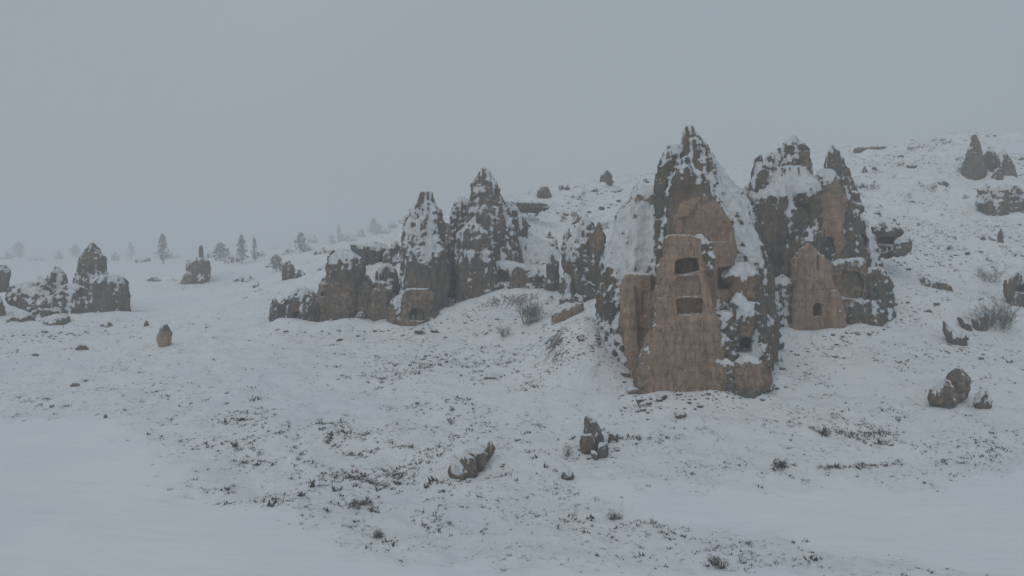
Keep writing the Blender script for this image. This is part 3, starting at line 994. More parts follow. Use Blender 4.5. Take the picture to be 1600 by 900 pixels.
rock('cliff_bluff', 'long low cliff under the grey pinnacle, with snowy ledges and shallow caves', 'cliff', W(800, 460, 120), [
    D(name='west_buttress', vox=0.16, lobes=[
        lobe(119, [(350, 730, 748), (362, 720, 758), (395, 714, 768), (430, 715, 774), (490, 716, 776)], dr=0.7, n=2.4, ribs=8, rw=(0.15, 0.3))],
      carved=[(735, 430, 20, 22, 0.35)], snow0=0.1, snow=[(745, 398, 34, 9, 0.4)], flute=1.2),
    D(name='snow_skirt', vox=0.19, lobes=[
        lobe(130, [(340, 752, 776), (352, 740, 806), (372, 732, 838), (395, 726, 868), (420, 724, 880), (450, 724, 884)], dr=0.4, n=2.2, tilt=5, ribs=6, rw=(0.08, 0.15))],
      snow0=0.5, ledge=0.3, flute=0.9),
    D(name='upper_ledge', vox=0.17, lobes=[
        lobe(126, [(350, 756, 786), (358, 748, 800), (384, 744, 806), (410, 740, 810)], dr=0.5, n=2.6, ribs=5)],
      snow0=0.12, carved0=0.1, flute=1.1),
    D(name='cliff_face', vox=0.16, lobes=[
        lobe(120, [(408, 776, 800), (416, 768, 826), (432, 764, 850), (462, 758, 862), (500, 756, 866)], dr=0.4, n=2.8, ribs=8, rw=(0.08, 0.16)),
        lobe(118.3, [(412, 738, 762), (425, 733, 768), (458, 730, 770), (500, 730, 770)], dr=0.7, n=2.6)],
      carved=[(805, 430, 10, 25, 0.4), (750, 440, 18, 20, 0.25)], snow0=0.05, snow=[(795, 412, 60, 8, 0.3)], ledge=1.6,
      cuts=[('hollow', [(774, 441), (796, 443), (794, 427), (784, 423), (776, 426)], 1.4)]),
    D(name='east_pillar', vox=0.15, lobes=[lobe(117, [(397, 860, 864), (408, 855, 871), (450, 853, 874), (490, 853, 874)], dr=0.8, ribs=4)], snow0=0.02, carved0=0.1),
    D(name='east_stone', vox=0.15, lobes=[lobe(116, [(426, 884, 898), (440, 874, 900), (466, 872, 896), (490, 872, 894)], dr=0.8)], snow0=0.05, carved0=0.4, amp=1.5)])
rock('flat_slab', 'thin dark rock slab jutting right from the shoulder of the middle pinnacle', 'rock slab', W(830, 322, 150), [
    D(vox=0.16, lobes=[lobe(150, [(315, 796, 808), (318, 796, 850), (324, 800, 860), (330, 812, 842)], dr=0.3, n=2.6), lobe(149.6, [(320, 820, 832), (331, 822, 836)], dr=0.8)], snow0=-0.25, amp=1.8)])
rock('twin_peak_rock', 'snowy ragged rock with two points, between the middle cliff and the tallest chimney', 'rock outcrop', W(915, 430, 108), [
    D(name='west_point', vox=0.16, lobes=[lobe(110, [(333, 912, 916), (348, 906, 921), (372, 896, 932), (400, 888, 938), (440, 884, 942), (500, 882, 946)], dr=0.7, tilt=2, ribs=9)],
      snow0=0.26, snow=[(915, 385, 25, 8, -0.25)], flute=1.5),
    D(name='east_point', vox=0.15, lobes=[lobe(108, [(346, 929, 936), (356, 925, 941), (385, 922, 942), (430, 916, 944), (500, 915, 946)], dr=0.8, ribs=4)],
      carved=[(934, 370, 9, 26, 0.55)], snow0=0.08, flute=1.3),
    D(name='sloping_rib', vox=0.15, lobes=[lobe(106, [(398, 878, 884), (420, 886, 898), (450, 904, 920), (480, 920, 938), (505, 928, 950)], dr=0.9, ribs=3)],
      snow0=0.1, carved0=0.15)])
rock('tilted_boulder', 'tan boulder tilted up to the right on the snow below the twin-pointed rock', 'boulder', W(888, 500, 101), [
    D(vox=0.12, lobes=[lobe(101, [(474, 892, 912), (482, 876, 914), (492, 866, 908), (504, 864, 890)], dr=0.6, n=2.4)], carved0=0.55, snow0=0.05, amp=1.6)])
for k, (x, y0, y1, w, lab) in enumerate([
        (838, 378, 400, 4, 'left of three small dark snags on the snow above the middle cliff'),
        (866, 368, 402, 7, 'middle one of three small dark snags on the snow above the middle cliff'),
        (887, 352, 395, 6, 'right and tallest of three small dark snags on the snow above the middle cliff')]):
    gY = G(x, y1)[1] + 1.0
    rock('rock_snag', lab, 'rock snag', W(x, y1, gY), [
        D(vox=0.15, lobes=[lobe(gY, [(y0, x - 2, x + 2), ((y0 + y1) / 2, x - w, x + w * 0.8), (y1, x - w * 1.6, x + w * 1.4), (y1 + 12, x - w * 2, x + w * 2)], dr=0.8, ribs=3)],
          snow0=0.15)], 'small snags above the middle cliff')

# --- left cluster
rock('blunt_chimney', 'blunt-topped snow-plastered chimney with a dark cave at its foot', 'rock chimney', W(660, 500, 117), [
    D(name='chimney', vox=0.17, lobes=[
        lobe(119, [(300, 657, 674), (308, 655, 677), (318, 655, 676), (335, 648, 684), (360, 640, 690), (390, 636, 695), (430, 633, 699), (480, 630, 698), (540, 628, 700)], dr=0.8, n=2.2,
             tilt=3, ribs=13, rw=(0.12, 0.22), rt=(0.08, 0.5)),
        lobe(120, [(338, 636, 641), (352, 634, 646), (400, 633, 650), (470, 632, 655)], dr=0.9, ribs=3)],
      snow0=0.16, snow=[(672, 445, 26, 34, -0.4), (662, 375, 26, 36, 0.35), (665, 305, 16, 10, -0.2)], carved=[(672, 455, 22, 32, 0.35)], flute=1.5, ledge=0.2),
    D(name='cave_block', vox=0.14, lobes=[lobe(112.6, [(452, 634, 668), (460, 626, 673), (478, 612, 674), (498, 606, 672), (540, 604, 672)], dr=0.6, n=2.8, front=True, dmax=4)],
      carved0=0.46, snow0=0.0, amp=1.4, snow=[(622, 468, 8, 16, 0.5)], cuts=[('cave', [(641, 502), (664, 502), (664, 488), (656, 481), (645, 482), (640, 490)], 2.5)])])
rock('round_column', 'stout round brown column with a snowy crown and a thin snag beside it', 'rock column', W(540, 505, 117), [
    D(name='column', vox=0.15, lobes=[
        lobe(117, [(390, 528, 546), (402, 518, 558), (412, 516, 562), (422, 516, 567), (432, 517, 564), (440, 517, 560), (480, 513, 560), (500, 514, 556), (540, 512, 552)], dr=0.85, n=2.4,
             ribs=6, rw=(0.12, 0.22), rt=(0.2, 0.6))],
      carved=[(540, 465, 26, 35, 0.44)], snow0=0.0, snow=[(538, 396, 26, 14, 0.4)]),
    D(name='snag', vox=0.12, lobes=[lobe(117.5, [(379, 517, 521), (388, 516, 525), (405, 514, 523), (440, 508, 518), (470, 508, 518), (510, 508, 520)], dr=0.9)], snow0=0.1)])
rock('lumpy_outcrop', 'low lumpy brown rocks between the round column and the blunt chimney', 'rock outcrop', W(588, 490, 119), [
    D(name='front_lump', vox=0.15, lobes=[lobe(117.5, [(430, 562, 574), (445, 556, 582), (500, 554, 588), (530, 554, 590)], dr=0.8, ribs=3),
                                          lobe(118, [(444, 590, 606), (458, 578, 616), (500, 570, 620), (530, 570, 620)], dr=0.8, ribs=4)], carved0=0.38, snow0=0.05),
    D(name='back_lump', vox=0.15, lobes=[lobe(122, [(412, 598, 612), (424, 590, 620), (456, 588, 624), (480, 588, 624)], dr=0.8, ribs=4)], snow0=0.1, carved0=0.1),
    D(name='foot_stone', vox=0.13, lobes=[lobe(116, [(487, 560, 568), (496, 556, 573), (508, 556, 573)], dr=0.8)], snow0=0.0, carved0=0.2, amp=1.5)])
rock('ridge_rocks', 'flat olive-grey rocks topping the ridge behind the round column', 'rock outcrop', W(580, 400, 135), [
    D(name='west_rock', vox=0.16, lobes=[lobe(135, [(377, 544, 549), (386, 548, 575), (398, 556, 574), (420, 560, 574)], dr=0.6, ribs=2)], carved0=0.2, snow0=0.05),
    D(name='middle_rock', vox=0.16, lobes=[lobe(136, [(375, 576, 584), (384, 570, 604), (398, 572, 608), (420, 574, 606)], dr=0.6, ribs=5)], snow0=0.0, amp=1.5),
    D(name='east_rock', vox=0.16, lobes=[lobe(134, [(376, 616, 624), (388, 606, 624), (402, 600, 618), (420, 600, 616)], dr=0.8)], carved0=0.3, snow0=0.2)])
rock('slender_stub', 'narrow tan stub of rock with a small dark eye, left of the round column', 'rock stub', W(506, 490, 117), [
    D(name='stub', vox=0.13, lobes=[lobe(117, [(428, 505, 510), (442, 499, 513), (465, 496, 514), (495, 497, 514), (530, 497, 514)], dr=0.8)], carved0=0.5, snow0=0.02,
      cuts=[('eye_hollow', [(502, 464), (507, 464), (508, 458), (505, 455), (502, 458)], 0.9)])])
rock('leaning_rock', 'dark leaning rock with a small hollow below, left of the slender stub', 'leaning rock', W(470, 495, 117), [
    D(name='leaning_slab', tone=0.2, vox=0.15, lobes=[lobe(117, [(450, 464, 478), (458, 456, 492), (470, 446, 498), (484, 438, 500), (515, 436, 500)], dr=0.6, ribs=6)],
      snow0=0.0, cuts=[('hollow', [(458, 498), (468, 498), (468, 486), (460, 488)], 1.2)]),
    D(name='west_tooth', vox=0.14, lobes=[lobe(116.5, [(464, 427, 431), (474, 422, 436), (492, 421, 444), (510, 424, 448), (530, 424, 448)], dr=0.8, ribs=3)],
      carved0=0.3, snow0=0.05)])
rock('paired_cone', 'left and taller of two small grey-brown cones on the plain behind the leaning rock', 'rock cone', W(452, 440, 150), [
    D(vox=0.18, lobes=[lobe(150, [(404, 445, 450), (415, 444, 458), (440, 443, 463), (470, 442, 464)], dr=0.8, ribs=3)], carved0=0.3, snow0=0.05)])
rock('paired_cone', 'right and lower of two small grey-brown cones on the plain behind the leaning rock', 'rock cone', W(468, 436, 149), [
    D(vox=0.18, lobes=[lobe(149, [(416, 465, 469), (426, 460, 475), (438, 457, 480), (470, 455, 482)], dr=0.8, ribs=3)], carved0=0.2, snow0=-0.05)])

# --- far left mound of rocks
rock('crag_cone', 'steep brown cone crowning the rocky mound on the left edge', 'rock cone', W(145, 435, 145), [
    D(vox=0.17, lobes=[lobe(145, [(379, 142, 146), (392, 134, 153), (408, 129, 162), (424, 126, 165), (440, 120, 171), (470, 116, 176)], dr=0.8, n=2, ribs=9, rw=(0.14, 0.26))],
      carved=[(148, 405, 14, 18, 0.45)], snow0=0.04, snow=[(145, 432, 30, 9, 0.3)])])
rock('rock_mound', 'broken rocky mound with a rounded brown bluff at its right end, at the left edge', 'rock mound', W(130, 500, 136), [
    D(name='round_bluff', vox=0.16, lobes=[lobe(136, [(430, 158, 184), (440, 148, 194), (462, 144, 198), (482, 143, 197), (520, 143, 196)], dr=0.7, n=2.5, ribs=7, rw=(0.1, 0.2))],
      carved=[(175, 460, 22, 26, 0.3)], snow0=0.0, flute=1.1),
    D(name='middle_wall', vox=0.16, lobes=[lobe(135.5, [(444, 100, 118), (456, 94, 146), (490, 84, 154), (520, 80, 160)], dr=0.5, n=2.6, ribs=9, rw=(0.08, 0.18))],
      snow0=0.08, carved0=0.15, ledge=1.6, cuts=[('hollow', [(126, 466), (144, 464), (140, 448), (124, 450)], 1.0)]),
    D(name='west_heap', vox=0.16, lobes=[lobe(137, [(448, 50, 58), (462, 38, 76), (490, 34, 84), (510, 34, 84)], dr=0.7, ribs=6),
                                         lobe(135.5, [(462, 84, 96), (474, 62, 110), (500, 52, 116), (515, 52, 116)], dr=0.6, ribs=7)],
      snow0=0.12, flute=1.6, ledge=1.8, amp=1.4),
    D(name='west_slab', vox=0.16, lobes=[lobe(140, [(440, 36, 48), (447, 18, 60), (458, 14, 62), (475, 14, 62)], dr=0.6, ribs=4)], snow0=0.0, amp=1.4),
    D(name='back_crag', vox=0.16, lobes=[lobe(139, [(432, 60, 64), (446, 54, 76), (470, 50, 84)], dr=0.7, ribs=5)], snow0=0.1, amp=1.4)])
rock('boulder', 'long rounded boulder with a snowy seam, at the foot of the left rocky mound', 'boulder', W(85, 512, 128), [
    D(vox=0.14, lobes=[lobe(128, [(491, 85, 102), (498, 66, 108), (508, 55, 110), (520, 55, 95)], dr=0.7)], carved0=0.2, snow0=0.05, amp=1.6)])
rock('boulder', 'dark cracked boulder left of the long rounded boulder at the left mound', 'boulder', W(32, 512, 127), [
    D(vox=0.14, lobes=[lobe(127, [(484, 26, 40), (494, 18, 50), (508, 16, 52), (522, 18, 46)], dr=0.7, ribs=4)], snow0=0.12, amp=1.6)])
rock('rock_snag', 'small pointed snag on the skyline of the left rocky mound', 'rock snag', W(88, 435, 150), [
    D(vox=0.16, lobes=[lobe(150, [(413, 86, 90), (424, 83, 97), (436, 76, 102), (460, 72, 106)], dr=0.8, ribs=4)], snow0=0.08)])
rock('boulder', 'round brown boulder cut by the left edge of the picture above the mound', 'boulder', W(2, 435, 150), [
    D(vox=0.18, lobes=[lobe(150, [(414, -8, 8), (424, -14, 14), (440, -16, 12), (455, -16, 12)], dr=0.7)], carved0=0.25, snow0=0.0, amp=1.4)])
rock('boulder', 'dark sliver of rock at the left edge below the round brown boulder', 'boulder', W(0, 480, 136), [
    D(vox=0.16, lobes=[lobe(136, [(462, -10, 1), (475, -14, 5), (500, -14, 8)], dr=0.7)], snow0=0.0)])

# --- out on the plain
GY = G(308, 446)[1]
rock('mushroom_rock', 'dome-shaped rock with a thin spike on top, alone on the misty plain', 'mushroom rock', G(308, 446), [
    D(name='dome', vox=0.25, lobes=[lobe(GY + 6.00, [(402, 302, 316), (408, 296, 324), (420, 292, 328), (426, 296, 326), (445, 297, 326)], dr=0.8)],
      carved0=0.2, snow0=-0.12, snow=[(310, 432, 30, 10, 0.6)]),
    D(name='spike', vox=0.16, lobes=[lobe(GY + 6.00, [(381, 312, 315), (388, 311, 317), (406, 312, 317)], dr=1)], snow0=-0.3),
    D(name='skirt', vox=0.25, lobes=[lobe(GY + 4.00, [(424, 292, 302), (438, 284, 304), (452, 266, 300), (462, 262, 300)], dr=0.6)], carved0=0.4, snow0=0.1)])
rock('standing_stone', 'lone upright tan stone with snow on its left shoulder, on the open left slope', 'standing stone', G(255, 543), [
    D(vox=0.11, lobes=[lobe(G(255, 543)[1] + 0.6, [(506, 253, 261), (513, 250, 264), (526, 246, 267), (538, 247, 265), (548, 250, 262)], dr=0.8)],
      carved=[(258, 532, 10, 14, 0.9)], carved0=0.2, snow0=-0.05, snow=[(247, 515, 6, 8, 0.3)])])

# --- right hand hillside
GY = G(1555, 280)[1]
rock('hill_crag', 'ragged group of brown rock teeth high on the right hillside', 'rock crag', G(1555, 280), [
    D(name='west_tooth', vox=0.2, lobes=[lobe(GY + 4, [(210, 1520, 1524), (226, 1517, 1529), (244, 1513, 1533), (262, 1508, 1538), (290, 1504, 1540)], dr=0.7, ribs=3)], carved0=0.3, snow0=0.0),
    D(name='middle_tooth', vox=0.2, lobes=[lobe(GY + 5, [(226, 1545, 1549), (240, 1541, 1554), (262, 1538, 1558), (290, 1536, 1560)], dr=0.7, ribs=2)], carved0=0.2, snow0=0.12),
    D(name='east_tooth', vox=0.2, lobes=[lobe(GY + 2, [(230, 1564, 1568), (246, 1560, 1575), (268, 1562, 1586), (296, 1562, 1590)], dr=0.7, ribs=3)], carved0=0.25, snow0=0.0),
    D(name='lower_stone', vox=0.18, lobes=[lobe(GY + 0.5, [(262, 1556, 1561), (274, 1552, 1566), (290, 1550, 1568)], dr=0.7)], carved0=0.2, snow0=0.0)])
GY = G(1565, 336)[1]
rock('hill_boulder', 'square-shouldered brown rock on the right hillside below the ragged teeth', 'boulder', G(1565, 336), [
    D(name='block', vox=0.18, lobes=[lobe(GY + 1.50, [(288, 1562, 1574), (300, 1553, 1584), (318, 1543, 1590), (334, 1540, 1588), (355, 1538, 1588)], dr=0.7, n=2.6, ribs=6, rw=(0.1, 0.2))], carved0=0.3, snow0=0.14, amp=1.8, flute=1.6),
    D(name='side_stone', vox=0.16, lobes=[lobe(GY + 1.50, [(284, 1583, 1589), (300, 1580, 1596), (345, 1580, 1598)], dr=0.7, ribs=3)], snow0=0.24, amp=1.8, flute=1.6),
    D(name='side_stone', vox=0.16, lobes=[lobe(GY + 2.50, [(286, 1538, 1542), (300, 1532, 1548), (330, 1526, 1552)], dr=0.7, ribs=3)], snow0=0.26, amp=1.8, flute=1.6)])
GY = G(1590, 484)[1]
rock('edge_crag', 'dark notched crag cut off by the right edge of the picture', 'rock crag', G(1590, 484), [
    D(name='crag', vox=0.17, lobes=[lobe(GY + 2.50, [(418, 1592, 1612), (432, 1586, 1618), (450, 1574, 1622), (475, 1574, 1622), (500, 1580, 1622)], dr=0.6)],
      snow0=-0.05, cuts=[('ledge_hollow', [(1584, 458), (1612, 458), (1612, 446), (1586, 446)], 1.6)]),
    D(name='west_stone', vox=0.15, lobes=[blob(GY + 1.50, 1570, 428, 1584, 468)], snow0=0.05)])
GY = G(1497, 541)[1]
rock('bowl_rock', 'brown bowl-shaped rock filled with snow, low on the right slope', 'bowl rock', G(1497, 541), [
    D(vox=0.13, lobes=[lobe(GY + 1.00, [(500, 1470, 1476), (514, 1473, 1486), (530, 1482, 1508), (542, 1490, 1508), (552, 1490, 1508)], dr=0.7),
                       lobe(GY + 0.60, [(518, 1504, 1510), (535, 1496, 1510), (548, 1492, 1506)], dr=0.7)],
      snow0=0.04, carved0=0.25, snow=[(1494, 515, 12, 14, 0.4)])])
GY = G(1525, 522)[1]
rock('rib_rock', 'slanting dark rock rib between the bowl-shaped rock and the green-grey bush', 'rock rib', G(1525, 522), [
    D(name='west_rib', vox=0.13, lobes=[lobe(GY + 1.00, [(494, 1492, 1500), (505, 1500, 1510), (518, 1508, 1520), (528, 1512, 1522)], dr=0.8)], snow0=0.0),
    D(name='east_rib', vox=0.13, lobes=[lobe(GY + 1.00, [(484, 1538, 1544), (495, 1532, 1545), (514, 1530, 1541), (524, 1531, 1540)], dr=0.9),
                                        lobe(GY + 1.00, [(494, 1514, 1520), (508, 1522, 1530), (520, 1526, 1534)], dr=0.9)], snow0=0.05, carved0=0.2)])
GY = G(1455, 451)[1]
rock('low_ledge', 'low olive-brown ledge of rock lying across the snow mound on the right', 'rock ledge', G(1455, 451), [
    D(name='west_stone', vox=0.14, lobes=[lobe(GY + 1.50, [(430, 1438, 1445), (438, 1434, 1452), (447, 1420, 1455), (453, 1420, 1455)], dr=0.6)], carved0=0.2, snow0=-0.05),
    D(name='east_stone', vox=0.14, lobes=[lobe(GY + 1.00, [(439, 1452, 1468), (444, 1450, 1484), (452, 1452, 1486), (458, 1455, 1484)], dr=0.5)], snow0=-0.1)])

def small(name, label, cat, boxes, base, vox=0.09, **kw):
    """a rock standing on the terrain where the photo shows its foot; one part per box"""
    g = G(*base)
    parts = []
    for i, (pn, rows, dy) in enumerate(boxes):
        if len(rows) == 4 and not isinstance(rows[0], tuple):
            lb = [blob(g[1] + dy, *rows)]
        else:
            lb = [lobe(g[1] + dy, rows, dr=0.7, n=2.7)]
        parts.append(D(name=pn, vox=vox, lobes=lb, **kw))
    kw['snow0'] = kw.get('snow0', 0) + 0.14
    for p in parts:
        p['snow0'] = kw['snow0']
        p['amp'] = kw.get('amp', 1.4)
    return rock(name, label, cat, g, parts)


small('boulder_pair', 'two leaning rounded boulders with a snowy crack between, on the lower right slope', 'boulders', [
    ('front_boulder', [(592, 1474, 1484), (604, 1462, 1492), (622, 1454, 1492), (634, 1462, 1490), (642, 1474, 1490)], 0.5),
    ('back_boulder', [(574, 1486, 1500), (584, 1482, 1512), (600, 1482, 1515), (614, 1486, 1512), (625, 1490, 1510)], 1.6)],
    (1482, 638), carved0=0.42, snow0=-0.18)
small('forked_rock', 'small forked grey rock right of the two leaning boulders', 'rock', [
    ('fork', [(603, 1536, 1541), (614, 1528, 1544), (630, 1522, 1546), (642, 1530, 1548)], 0.5)], (1535, 640), carved0=0.1, snow0=0.12)
small('slanting_rock', 'snow-draped brown boulders sliding down to the left at the front centre slope', 'boulders', [
    ('lower_boulder', [(720, 706, 718), (732, 701, 724), (744, 703, 736), (754, 708, 728)], 0.2),
    ('snowy_slab', [(704, 718, 726), (718, 712, 742), (738, 716, 746), (752, 722, 744)], 0.7),
    ('upper_boulder', [(700, 722, 738), (708, 728, 764), (722, 738, 760), (740, 740, 756)], 1.4),
    ('tail_boulder', [(686, 764, 769), (700, 757, 774), (712, 752, 768), (720, 750, 762)], 2.2)],
    (730, 748), vox=0.07, carved0=0.3, snow0=0.0, amp=0.9)
small('split_rock', 'sharp split rock pointing up-left with small snowy stones at its foot', 'split rock', [
    ('upright_slab', [(648, 911, 916), (658, 911, 932), (672, 912, 938), (686, 914, 942), (700, 918, 945)], 1.6),
    ('left_stone', [(678, 908, 926), (692, 906, 930), (706, 910, 930)], 0.9),
    ('low_stone', [(692, 936, 948), (704, 932, 951), (714, 934, 948), (722, 936, 944)], 0.2),
    ('foot_stone', [(704, 922, 930), (712, 924, 936), (722, 928, 934)], 0.0)],
    (935, 717), vox=0.07, carved0=0.2, snow0=-0.14, amp=0.8)
small('stone_row', 'short row of dark stones running right from the split rock', 'stones', [
    ('stone', (950, 672, 966, 694), 0.8), ('stone', (962, 678, 974, 690), 0.9)], (960, 692), vox=0.07, snow0=0.0)
small('boulder', 'small rough boulder alone on the snow below the split rock', 'boulder', [
    ('boulder', (876, 733, 896, 752), 0.3)], (886, 750), vox=0.06, snow0=0.05)
small('boulder', 'small dark boulder on the snow below the foot of the tallest chimney', 'boulder', [
    ('boulder', (1054, 641, 1072, 655), 0.3)], (1063, 654), vox=0.06, carved0=0.2, snow0=0.0)
small('boulder', 'knobbly boulder on the snow just right of the tallest chimney base', 'boulder', [
    ('boulder', (1185, 595, 1208, 613), 0.3)], (1196, 612), vox=0.07, snow0=0.08)
small('boulder', 'dark lump of rock at the right foot of the tallest chimney', 'boulder', [
    ('boulder', (1196, 528, 1224, 547), 0.5)], (1208, 546), vox=0.09, snow0=0.05)
small('flat_stone', 'flat tan slab half buried at the left foot of the tallest chimney', 'flat stone', [
    ('slab', (978, 604, 1002, 616), 0.5)], (992, 616), vox=0.08, carved0=0.5, snow0=-0.1)
FLAT = [(118, 601, 18, 6, 'long dark flat stone by itself on the left snow slope'),
        (55, 554, 13, 5, 'leftmost of three dark flat stones below the left rocky mound'),
        (101, 545, 13, 4, 'middle one of three dark flat stones below the left rocky mound'),
        (128, 542, 20, 10, 'rightmost and largest of three dark flat stones below the left rocky mound'),
        (165, 650, 6, 7, 'tiny dark stone at the upper edge of the smooth left field'),
        (167, 507, 22, 8, 'dark low stone right below the round bluff of the left mound'),
        (229, 505, 8, 10, 'little grey upright stone left above the lone standing stone'),
        (240, 436, 22, 7, 'low dark rock on the plain between the left mound and the dome rock'),
        (1563, 367, 8, 24, 'short dark upright snag alone on the right hillside'),
        (1536, 372, 9, 7, 'small dark stone left of the dark snag on the right hillside'),
        (1448, 485, 18, 5, 'thin dark curved stone on the snow below the olive-brown ledge'),
        (1345, 290, 16, 8, 'olive rock lip on the hillside right of the leaning spire'),
        (1470, 285, 26, 9, 'long dark outcrop in the gully of the right hillside'),
        (690, 395, 9, 9, 'dark stone in the gap between blunt chimney and cliff'),
        (850, 300, 26, 20, 'small grey hump on the skyline above the flat slab'),
        (948, 276, 22, 20, 'small pointed rock on the skyline left of the tallest chimney'),
        (1364, 230, 56, 6, 'long dark line of rock on the skyline right of the leaning spire'),
        (770, 588, 30, 8, 'dark stones sticking out of the open snow in the centre')]
for px, py, w, h, lab in FLAT:
    g = G(px, py + h / 2)
    s = g[1] / FPX
    v = max(0.07, min(w, h) * s / 8)
    rows = [(py - h / 2, px - w * 0.15, px + w * 0.2), (py, px - w * 0.42, px + w * 0.36), (py + h / 2, px - w / 2, px + w * 0.5), (py + h / 2 + 3, px - w * 0.5, px + w * 0.5)]
    cat = 'snag' if 'snag' in lab else 'stone'
    rock('skyline_rock' if 'skyline' in lab else 'flat_stone' if 'flat' in lab else 'rock_snag' if 'snag' in lab else 'stone', lab, cat, g,
         [D(vox=v, lobes=[lobe(g[1] + w * s * 0.3, rows, dr=0.7)], snow0=-0.2)])

# small outcrops breaking the upper slopes, and pinnacles standing in the mist; each one a rock of its own
def outcrops(spots, name, cat, group, vox, snow0):
    for i, (px, py, w, h, label) in enumerate(spots):
        g = G(px, py)
        s = g[1] / FPX
        rs = random.Random(i * 13 + len(spots))
        lean = rs.uniform(-.25, .25) * w
        rows = [(py - h, px + lean - w * 0.08, px + lean + w * 0.1), (py - h * 0.5, px + lean * 0.5 - w * rs.uniform(.15, .4), px + lean * 0.5 + w * rs.uniform(.15, .42)),
                (py, px - w / 2, px + w / 2), (py + 4, px - w * 0.55, px + w * 0.55)]
        lb = [lobe(g[1] + w * s * 0.35, rows, dr=0.7, seg=12, ribs=3)]
        if rs.random() < 0.6:       # a lower neighbour grown onto it
            o = rs.choice((-1, 1)) * w * 0.42
            k = rs.uniform(0.35, 0.75)
            lb.append(lobe(g[1] + w * s * 0.3, [(py - h * k, px + o - w * 0.1, px + o + w * 0.1), (py, px + o - w * 0.34, px + o + w * 0.34), (py + 4, px + o - w * 0.36, px + o + w * 0.36)],
                           dr=0.7, seg=12, ribs=2))
        rock(name, label, cat, g, [D(vox=max(vox, g[1] / FPX * 1.2), lobes=lb, snow0=snow0, amp=1.8)], group)


HILL = [(712, 462, 26, 56, 'tall grey rock wedged in the gap between blunt chimney and cliff'),
        (905, 474, 26, 26, 'grey rock on the snow right of the low cliff'),
        (858, 474, 26, 14, 'low grey rock behind the largest frosted bush'),
        (700, 372, 18, 26, 'grey rock in the saddle between blunt chimney and sharp pinnacle'),
        (630, 412, 22, 20, 'grey rock against the left flank of the blunt chimney'),
        (1228, 505, 22, 18, 'dark rock at the left foot of the arched door facade'),
        (975, 345, 26, 26, 'grey rock on the snow left of the top of the left buttress'),
        (1165, 300, 14, 12, 'small rock on the saddle between the two large cones'),
        (792, 390, 34, 12, 'grey outcrop on the snow just above the low middle cliff'),
        (835, 400, 22, 9, 'grey outcrop between the low middle cliff and the left small snag'),
        (770, 372, 20, 9, 'small outcrop at the right foot of the sharp pinnacle'),
        (822, 352, 12, 8, 'small outcrop on the snow below the thin dark slab'),
        (905, 312, 14, 7, 'small outcrop on the snow ridge above the twin-pointed rock'),
        (930, 300, 12, 8, 'small rock left below the pointed skyline rock'),
        (965, 300, 16, 10, 'small rock right below the pointed skyline rock'),
        (985, 322, 20, 9, 'low outcrop just above the left buttress of the tallest chimney'),
        (880, 335, 12, 6, 'tiny outcrop above the tallest of the three small snags'),
        (858, 372, 10, 12, 'small upright rock between the middle and right small snags'),
        (845, 415, 16, 8, 'low rock on the snow bank right of the low cliff'),
        (900, 350, 10, 14, 'thin rock standing left of the twin-pointed rock'),
        (1010, 285, 12, 9, 'small rock on the skyline touching the left of the tallest chimney'),
        (1345, 250, 18, 5, 'low outcrop right of the leaning spire, near the skyline'),
        (1400, 245, 24, 6, 'flat outcrop just under the long dark skyline line'),
        (1430, 258, 18, 5, 'flat outcrop right below the end of the dark skyline line'),
        (1450, 230, 20, 4, 'thin rock on the skyline right of the long dark line'),
        (1490, 226, 22, 4, 'thin rock on the skyline left of the ragged teeth'),
        (1340, 320, 12, 7, 'small rock on the slope below the straggly hillside bush'),
        (1385, 305, 16, 5, 'low outcrop right of the straggly hillside bush'),
        (1415, 315, 20, 6, 'low outcrop in the middle of the right hillside gully'),
        (1440, 290, 18, 6, 'low outcrop left of the long dark gully outcrop'),
        (1475, 320, 16, 5, 'low outcrop below the long dark gully outcrop'),
        (1370, 335, 12, 8, 'small rock above the overhanging rock with the snow-filled notch'),
        (1395, 345, 10, 5, 'tiny stone right above the overhanging rock'),
        (1430, 352, 22, 5, 'low outcrop on the open slope right of the overhanging rock'),
        (1510, 310, 12, 6, 'small rock left of the square-shouldered hillside rock'),
        (1480, 370, 18, 4, 'thin low rock left of the dark hillside snag'),
        (1375, 430, 14, 8, 'small rock at the right shoulder of the arched door facade'),
        (1400, 470, 10, 6, 'small stone right of the foot of the arched door facade'),
        (1600, 250, 16, 12, 'rock at the right edge of the picture beside the ragged teeth'),
        (1500, 250, 12, 8, 'small rock left of the ragged teeth'),
        (1590, 400, 14, 10, 'small rock above the dark notched crag at the right edge'),
        (1350, 270, 8, 14, 'thin upright rock right of the leaning spire'),
        (1545, 408, 12, 6, 'small rock on the slope above the pale frosted bush')]
outcrops(HILL, 'rock_outcrop', 'outcrop', 'small outcrops on the upper slopes', 0.15, 0.0)
